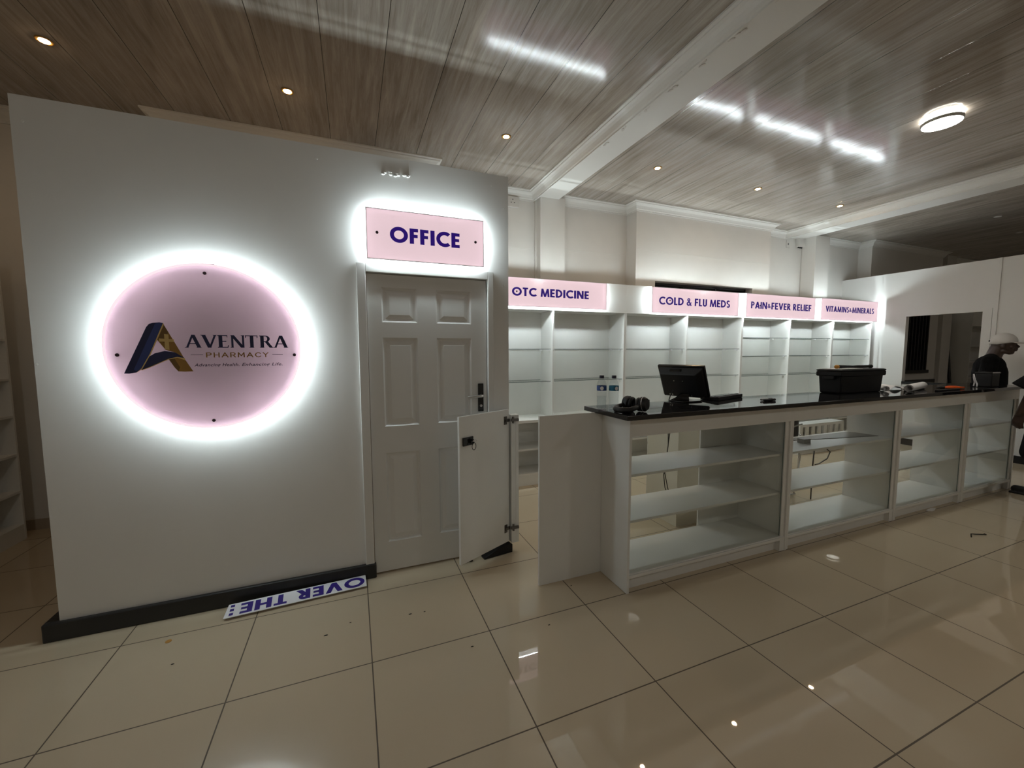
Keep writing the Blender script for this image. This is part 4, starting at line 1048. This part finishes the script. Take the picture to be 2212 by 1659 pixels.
solo('dark_sheet', MB().ring_loft([[(4.62, -.30, .7385), (5.53, -.47, .7385), (5.50, -.25, .7385), (4.75, -.24, .7385)], [(4.62, -.30, .7425), (5.53, -.47, .7425), (5.50, -.25, .7425), (4.75, -.24, .7425)]]), M_GREYB, 'grey sheet lying on the upper shelf of the second counter unit', 'sheet')
solo('small_box', MB().box(4.60, 4.68, -.42, -.36, .7385, .775), M_GREYB, 'small grey box on the upper shelf of the second counter unit', 'box', bevel=.003)
pdl = thing('drawer_pedestal', 'pale drawer pedestal standing behind the first counter unit, cables in front of it', 'pedestal', (3.9, .25, 0))
obj('pedestal_body', MB().box(3.69, 4.12, .02, .40, .0, .98), M_CREAM, pdl, bevel=.002)
for k in range(3): obj('drawer', MB().box(3.70, 4.11, .401, .416, .04+.31*k, .33+.31*k), M_WHITE, pdl, bevel=.002)
gc = thing('shelf_crate', 'pale slatted crate on the low cupboard behind the counter', 'crate', (7.6, 1.36, 0))
obj('crate_base', MB().box(7.1, 8.1, 1.20, 1.38, .0, .06), M_WHITE, gc)
obj('crate_top', MB().box(7.1, 8.1, 1.20, 1.38, .40, .44), M_WHITE, gc)
for k in range(8): obj('slat', MB().box(7.1+k*.135, 7.16+k*.135, 1.20, 1.22, .06, .40), M_WHITE, gc)

# ------------------------------------------------------------------ litter on the floor
def blob_poly(cx, cy, rx, ry, n=9, jit=.3):
    return [(cx + rx*(1+random.uniform(-jit, jit))*math.cos(2*PI*i/n), cy + ry*(1+random.uniform(-jit, jit))*math.sin(2*PI*i/n)) for i in range(n)]
def chip(name, cx, cy, rx, ry, h, m, label, cat='debris', n=9, jit=.25, group=None):
    b = MB().extrude(blob_poly(cx, cy, rx, ry, n, jit), lambda u, v, d: (u, v, d), .0005, h)
    return solo(name, b, m, label, cat, group)
chip('paper_scrap', 6.19, -.60, .06, .018, .012, M_PAPER, 'white scrap lying along the plinth of the third counter unit', 'paper')
chip('floor_chip', .215, -.05, .014, .014, .002, M_CHIP, 'round ochre chip on the tiles in front of the round sign', n=12, jit=.05)
dz = MB()
for k in range(6): dz.ell((1.83+.016*k + random.uniform(-.01,.01), .13 + random.uniform(-.012,.012), .007), .012, .010, .006, 8, 6)
solo('dirt_clump', dz, M_DEB, 'dark clump of dirt at the foot of the office door', 'debris', smooth='all')
for (x, y, r_, lab) in ((1.42, -.30, .010, 'dark shaving on the tile in front of the office door'), (1.50, -.31, .006, 'tiny dark crumb beside the shaving by the office door'), (.98, -.31, .012, 'dark brown splinter on the tile below the printed strip'),
                        (1.10, -.25, .006, 'dark speck right of the splinter on the tile'), (.30, -.25, .008, 'dark speck on the tile below the ochre chip'), (1.68, -.68, .009, 'dark crumb on the grout line near the middle of the floor'),
                        (2.12, -.68, .007, 'dark speck on the tile left of the counter end'), (2.42, -.40, .006, 'dark speck at the foot of the fixed white board')):
    chip('floor_speck', x, y, r_*.8, r_*.3, .003, M_DEB, lab, group='specks of dirt on the floor')

solo('wood_shaving', MB().tube([(5.75, -1.02, .004), (5.80, -1.00, .012), (5.845, -1.01, .006), (5.90, -1.05, .010), (5.93, -1.03, .004)], .004, 6), M_DEB, 'dark twisted shaving lying on the tiles in front of the third counter unit', 'debris', 'specks of dirt on the floor', smooth='all')
# ------------------------------------------------------------------ people
def remesh(mb, voxel, name, m, parent, smooth_it=4):
    me = bpy.data.meshes.new('tmp'); me.from_pydata([tuple(p) for p in mb.v], [], mb.f)
    bm = bmesh.new(); bm.from_mesh(me); bmesh.ops.recalc_face_normals(bm, faces=bm.faces); bm.to_mesh(me); bm.free()
    o = bpy.data.objects.new('tmp', me); COL.objects.link(o)
    md = o.modifiers.new('r', 'REMESH'); md.mode = 'VOXEL'; md.voxel_size = voxel; md.use_smooth_shade = True
    sm = o.modifiers.new('s', 'SMOOTH'); sm.factor = .5; sm.iterations = smooth_it
    bpy.context.view_layer.update()
    me2 = bpy.data.meshes.new_from_object(o.evaluated_get(bpy.context.evaluated_depsgraph_get()))
    COL.objects.unlink(o); bpy.data.objects.remove(o)
    me2.name = name; me2.materials.clear(); me2.materials.append(m)
    for p in me2.polygons: p.use_smooth = True
    n = bpy.data.objects.new(name, me2); COL.objects.link(n); n.parent = parent
    ORIGIN[n.name] = Vector(parent.location)
    return n
def head_parts(mb, c, fwd_tilt):
    """a head with brow, nose, lips, chin and ears; faces +Y; c = middle of the skull"""
    R_ = Matrix.Rotation(fwd_tilt, 3, 'X')
    P = lambda x, y, z: Vector(c) + R_ @ Vector((x, y, z))
    mb.ell(P(0, -.010, .020), .074, .096, .092, rot=R_)         # skull
    mb.ell(P(0, .020, -.028), .060, .068, .076, rot=R_)         # face
    mb.ell(P(0, .056, -.084), .034, .032, .024, rot=R_)         # chin
    mb.cap_seg(P(-.04, .0, -.075), P(-.02, .052, -.088), .022, .022); mb.cap_seg(P(.04, .0, -.075), P(.02, .052, -.088), .022, .022)   # jaw
    mb.ell(P(0, .078, .020), .044, .016, .012, rot=R_)          # brow
    mb.cap_seg(P(0, .084, .012), P(0, .106, -.016), .008, .013)   # nose
    for s in (-1, 1):
        mb.ell(P(.013*s, .098, -.020), .010, .010, .008, rot=R_)
        mb.ell(P(.074*s, -.006, -.014), .010, .018, .030, rot=R_) # ears
        mb.ell(P(.040*s, .060, -.022), .022, .020, .018, rot=R_)  # cheeks
        mb.ell(P(.028*s, .076, .004), .012, .008, .007, rot=R_)   # eyelids
    mb.ell(P(0, .094, -.044), .024, .016, .008, rot=R_)         # upper lip
    mb.ell(P(0, .090, -.060), .022, .016, .009, rot=R_)         # lower lip
def hand_parts(mb, wrist, d, side, thumb):
    """palm, four bent fingers of different lengths and a thumb from the side of the palm"""
    wrist = Vector(wrist); d = Vector(d).normalized(); sd = Vector(side).normalized(); cv = d.cross(sd).normalized()
    if cv.dot(Vector(thumb)) < 0: pass
    pal = wrist + d*.085
    for k in range(4):
        o = sd*((k-1.5)*.020)
        mb.cap_seg(wrist + d*.012 + o*.6, pal + o, .013, .011)
    for k, L in enumerate((.060, .072, .067, .052)):
        b0 = pal + sd*((k-1.5)*.021)
        a1 = b0 + d*L*.5 + cv*.010; a2 = a1 + d*L*.30 + cv*.020; a3 = a2 + d*L*.16 + cv*.020
        mb.cap_seg(b0, a1, .0095, .009); mb.cap_seg(a1, a2, .009, .0085); mb.cap_seg(a2, a3, .0085, .0075)
    t0 = wrist + d*.030 - sd*.032; t1 = t0 - sd*.022 + d*.030 + cv*.012; t2 = t1 + d*.030 + cv*.016 - sd*.004
    mb.cap_seg(t0, t1, .013, .011); mb.cap_seg(t1, t2, .0105, .009)

# -- the person in the white cap (local frame: faces +Y, feet at 0)
rz1 = math.atan2(-.95, .31) - PI/2
p1 = thing('person', 'person in a white cap and black T-shirt standing in profile behind the counter end', 'person', (8.80, -.055, 0), 'people at the counter')
bd = MB(); hc = (0, .070, 1.572)
head_parts(bd, (0, 0, 0), 0)
bd.xform(Matrix.Translation(hc) @ Matrix.Rotation(-.08, 4, 'X') @ Matrix.Scale(1.10, 4))
bd.cap_seg((0, -.015, 1.40), (0, .022, 1.53), .074, .070)
bd.cap_seg((0, -.02, .98), (0, -.03, 1.30), .125, .13); bd.ell((0, -.03, 1.30), .17, .115, .13)
for s in (-1, 1):
    sh_, el, wr = Vector((.175*s, -.03, 1.355)), Vector((.22*s, -.06, 1.06)), Vector((.20*s, .06, .83))
    bd.cap_seg((.08*s, -.02, 1.38), sh_, .06, .058); bd.cap_seg(sh_, el, .052, .040); bd.cap_seg(el, wr, .040, .028)
    hand_parts(bd, wr, (0, .25, -.97), (0, .97, .25), (0, 1, 0))
    bd.cap_seg((.09*s, -.01, .92), (.10*s, .0, .50), .085, .056); bd.cap_seg((.10*s, .0, .50), (.10*s, -.02, .09), .056, .038)
    bd.cap_seg((.10*s, -.03, .04), (.11*s, .13, .03), .038, .028)
bd.cap_seg((-.09, -.01, .93), (.09, -.01, .93), .11, .11)
remesh(bd, .0065, 'body', M_SKIN, p1, 2)
ts = MB()
ts.ell((0, -.035, 1.285), .185, .145, .16); ts.cap_seg((0, -.01, .90), (0, -.03, 1.22), .150, .158)
ts.cap_seg((-.10, -.015, .93), (.10, -.015, .93), .13, .13); ts.cap_seg((-.06, -.03, 1.395), (.06, -.03, 1.395), .062, .062)
for s in (-1, 1):
    sh_, el = Vector((.175*s, -.03, 1.355)), Vector((.215*s, -.055, 1.10))
    ts.cap_seg((.07*s, -.03, 1.385), sh_, .078, .080); ts.cap_seg(sh_, el, .078, .080)
remesh(ts, .009, 'shirt', M_SHIRT, p1, 5)
tr = MB()
tr.cap_seg((-.09, -.01, .90), (.09, -.01, .90), .128, .128)
for s in (-1, 1): tr.cap_seg((.09*s, -.01, .90), (.10*s, .0, .50), .10, .075); tr.cap_seg((.10*s, .0, .50), (.10*s, -.02, .11), .075, .062)
remesh(tr, .010, 'trousers', M_TROUS, p1, 4)
for s in (-1, 1):
    so = MB(); so.cap_seg((.10*s, -.045, .042), (.112*s, .12, .036), .044, .036); so.box(.10*s-.045, .112*s+.045, -.08, .17, 0, .02)
    remesh(so, .006, 'shoe', M_SHOE, p1, 4)
cpm = MB(); hcv = Vector(hc); RR = Matrix.Rotation(-.08, 3, 'X') @ Matrix.Scale(1.12, 3)
rings = []
for i in range(9):
    q = (PI/2) * i/8
    zz = .035 + .098*math.sin(q); rr_ = max(math.cos(q), .03)
    rings.append([hcv + RR @ Vector((.083*rr_*math.cos(a), -.008 + .104*rr_*math.sin(a), zz)) for a in [2*PI*j/28 for j in range(28)]])
lower = [hcv + RR @ Vector((.083*math.cos(a), -.008 + .104*math.sin(a), .012 + .018*(math.sin(a) > .2) - .012*(math.sin(a) < -.3))) for a in [2*PI*j/28 for j in range(28)]]
cpm.ring_loft([lower] + rings)
cap_o = obj('cap', cpm, M_CAP, p1, smooth='all', local=True)
br = MB()
n = 12; top = []; 
for i in range(n+1):
    a = math.radians(20 + 140*i/n)
    top.append((hcv + RR @ Vector((.081*math.cos(a), -.008 + .102*math.sin(a), .034)), hcv + RR @ Vector((.088*math.cos(a)*.95, .058 + .118*math.sin(a), .028 - .010*abs(math.cos(a))))))
for i in range(n): br.quad(top[i][0], top[i+1][0], top[i+1][1], top[i][1])
bo = obj('cap_brim', br, M_CAP, cap_o, smooth='all', local=True)
md = bo.modifiers.new('sol', 'SOLIDIFY'); md.thickness = .004
obj('cap_button', MB().ell(hcv + RR @ Vector((0, -.112, .034)), .016, .008, .014, 12, 8), M_SHIRT, cap_o, smooth='all', local=True)
p1.rotation_euler = (0, 0, rz1)

# -- the person at the right edge (only arm, hand, leg and shoe in view)
p2 = thing('person', 'person in black clothes cut off by the right edge, arm hanging by the counter', 'person', (7.30, -.98, 0), 'people at the counter')
bd = MB()
head_parts(bd, (0, .03, 1.60), 0)
bd.cap_seg((0, -.01, 1.40), (0, .01, 1.53), .060, .055)
bd.cap_seg((0, -.02, 1.0), (0, -.02, 1.30), .125, .13); bd.ell((0, -.02, 1.30), .18, .11, .12)
for s in (-1, 1):
    sh_, el, wr = Vector((.19*s, .0, 1.36)), Vector((.24*s, .10, 1.08)), Vector((.21*s, .165, .90))
    bd.cap_seg((.08*s, -.01, 1.37), sh_, .06, .058); bd.cap_seg(sh_, el, .050, .042); bd.cap_seg(el, wr, .042, .030)
    hand_parts(bd, wr, (0, .12, -.99), (0, .99, .12), (0, 1, 0))
LEGS2 = [((-.09, .02, .92), (-.085, .10, .52), (-.10, -.16, .10), (-.11, -.19, .04), (-.12, .0, .03)), ((.09, .0, .92), (.20, .15, .52), (.33, .15, .10), (.33, .12, .04), (.37, .29, .03))]
for hip, kn, an, he, to in LEGS2:
    bd.cap_seg(hip, kn, .085, .056); bd.cap_seg(kn, an, .056, .038); bd.cap_seg(he, to, .038, .028)
bd.cap_seg((-.09, -.01, .95), (.09, -.01, .95), .11, .11)
remesh(bd, .0075, 'body', M_SKIN, p2, 3)
hr = MB(); hr.ell((0, .012, 1.632), .080, .100, .086)
remesh(hr, .008, 'hair', M_SHIRT, p2, 2)

ts = MB()
ts.ell((0, -.02, 1.28), .195, .13, .15); ts.cap_seg((0, -.02, .94), (0, -.02, 1.24), .14, .15); ts.cap_seg((-.06, -.02, 1.385), (.06, -.02, 1.385), .062, .062)
for s in (-1, 1):
    sh_, el = Vector((.19*s, .0, 1.36)), Vector((.25*s, .10, 1.15))
    ts.cap_seg((.07*s, -.02, 1.375), sh_, .07, .07)
    d_ = (Vector((.25*s, .125, 1.13)) - sh_); q_ = d_.normalized(); u_ = q_.cross(Vector((1,0,0))).normalized(); w_ = q_.cross(u_)
    ts.ring_loft([[sh_ + q_*h_ + r_*(math.cos(2*PI*j/20)*u_ + math.sin(2*PI*j/20)*w_) for j in range(20)] for h_, r_ in ((-.04, .05), (0, .072), (d_.length*.6, .092), (d_.length, .115))])
remesh(ts, .009, 'shirt', M_SHIRT, p2, 5)
tr = MB(); tr.cap_seg((-.09, -.01, .93), (.09, -.01, .93), .13, .13)
for hip, kn, an, he, to in LEGS2: tr.cap_seg(hip, kn, .115, .085); tr.cap_seg(kn, an, .085, .066)
remesh(tr, .010, 'trousers', M_TROUS, p2, 4)
for hip, kn, an, he, to in LEGS2:
    so = MB(); so.cap_seg((he[0], he[1]-.01, .042), (to[0], to[1]+.02, .036), .046, .040)
    so.box(min(he[0], to[0])-.042, max(he[0], to[0])+.042, he[1]-.05, to[1]+.05, 0, .02)
    remesh(so, .006, 'shoe', M_SHOE, p2, 4)
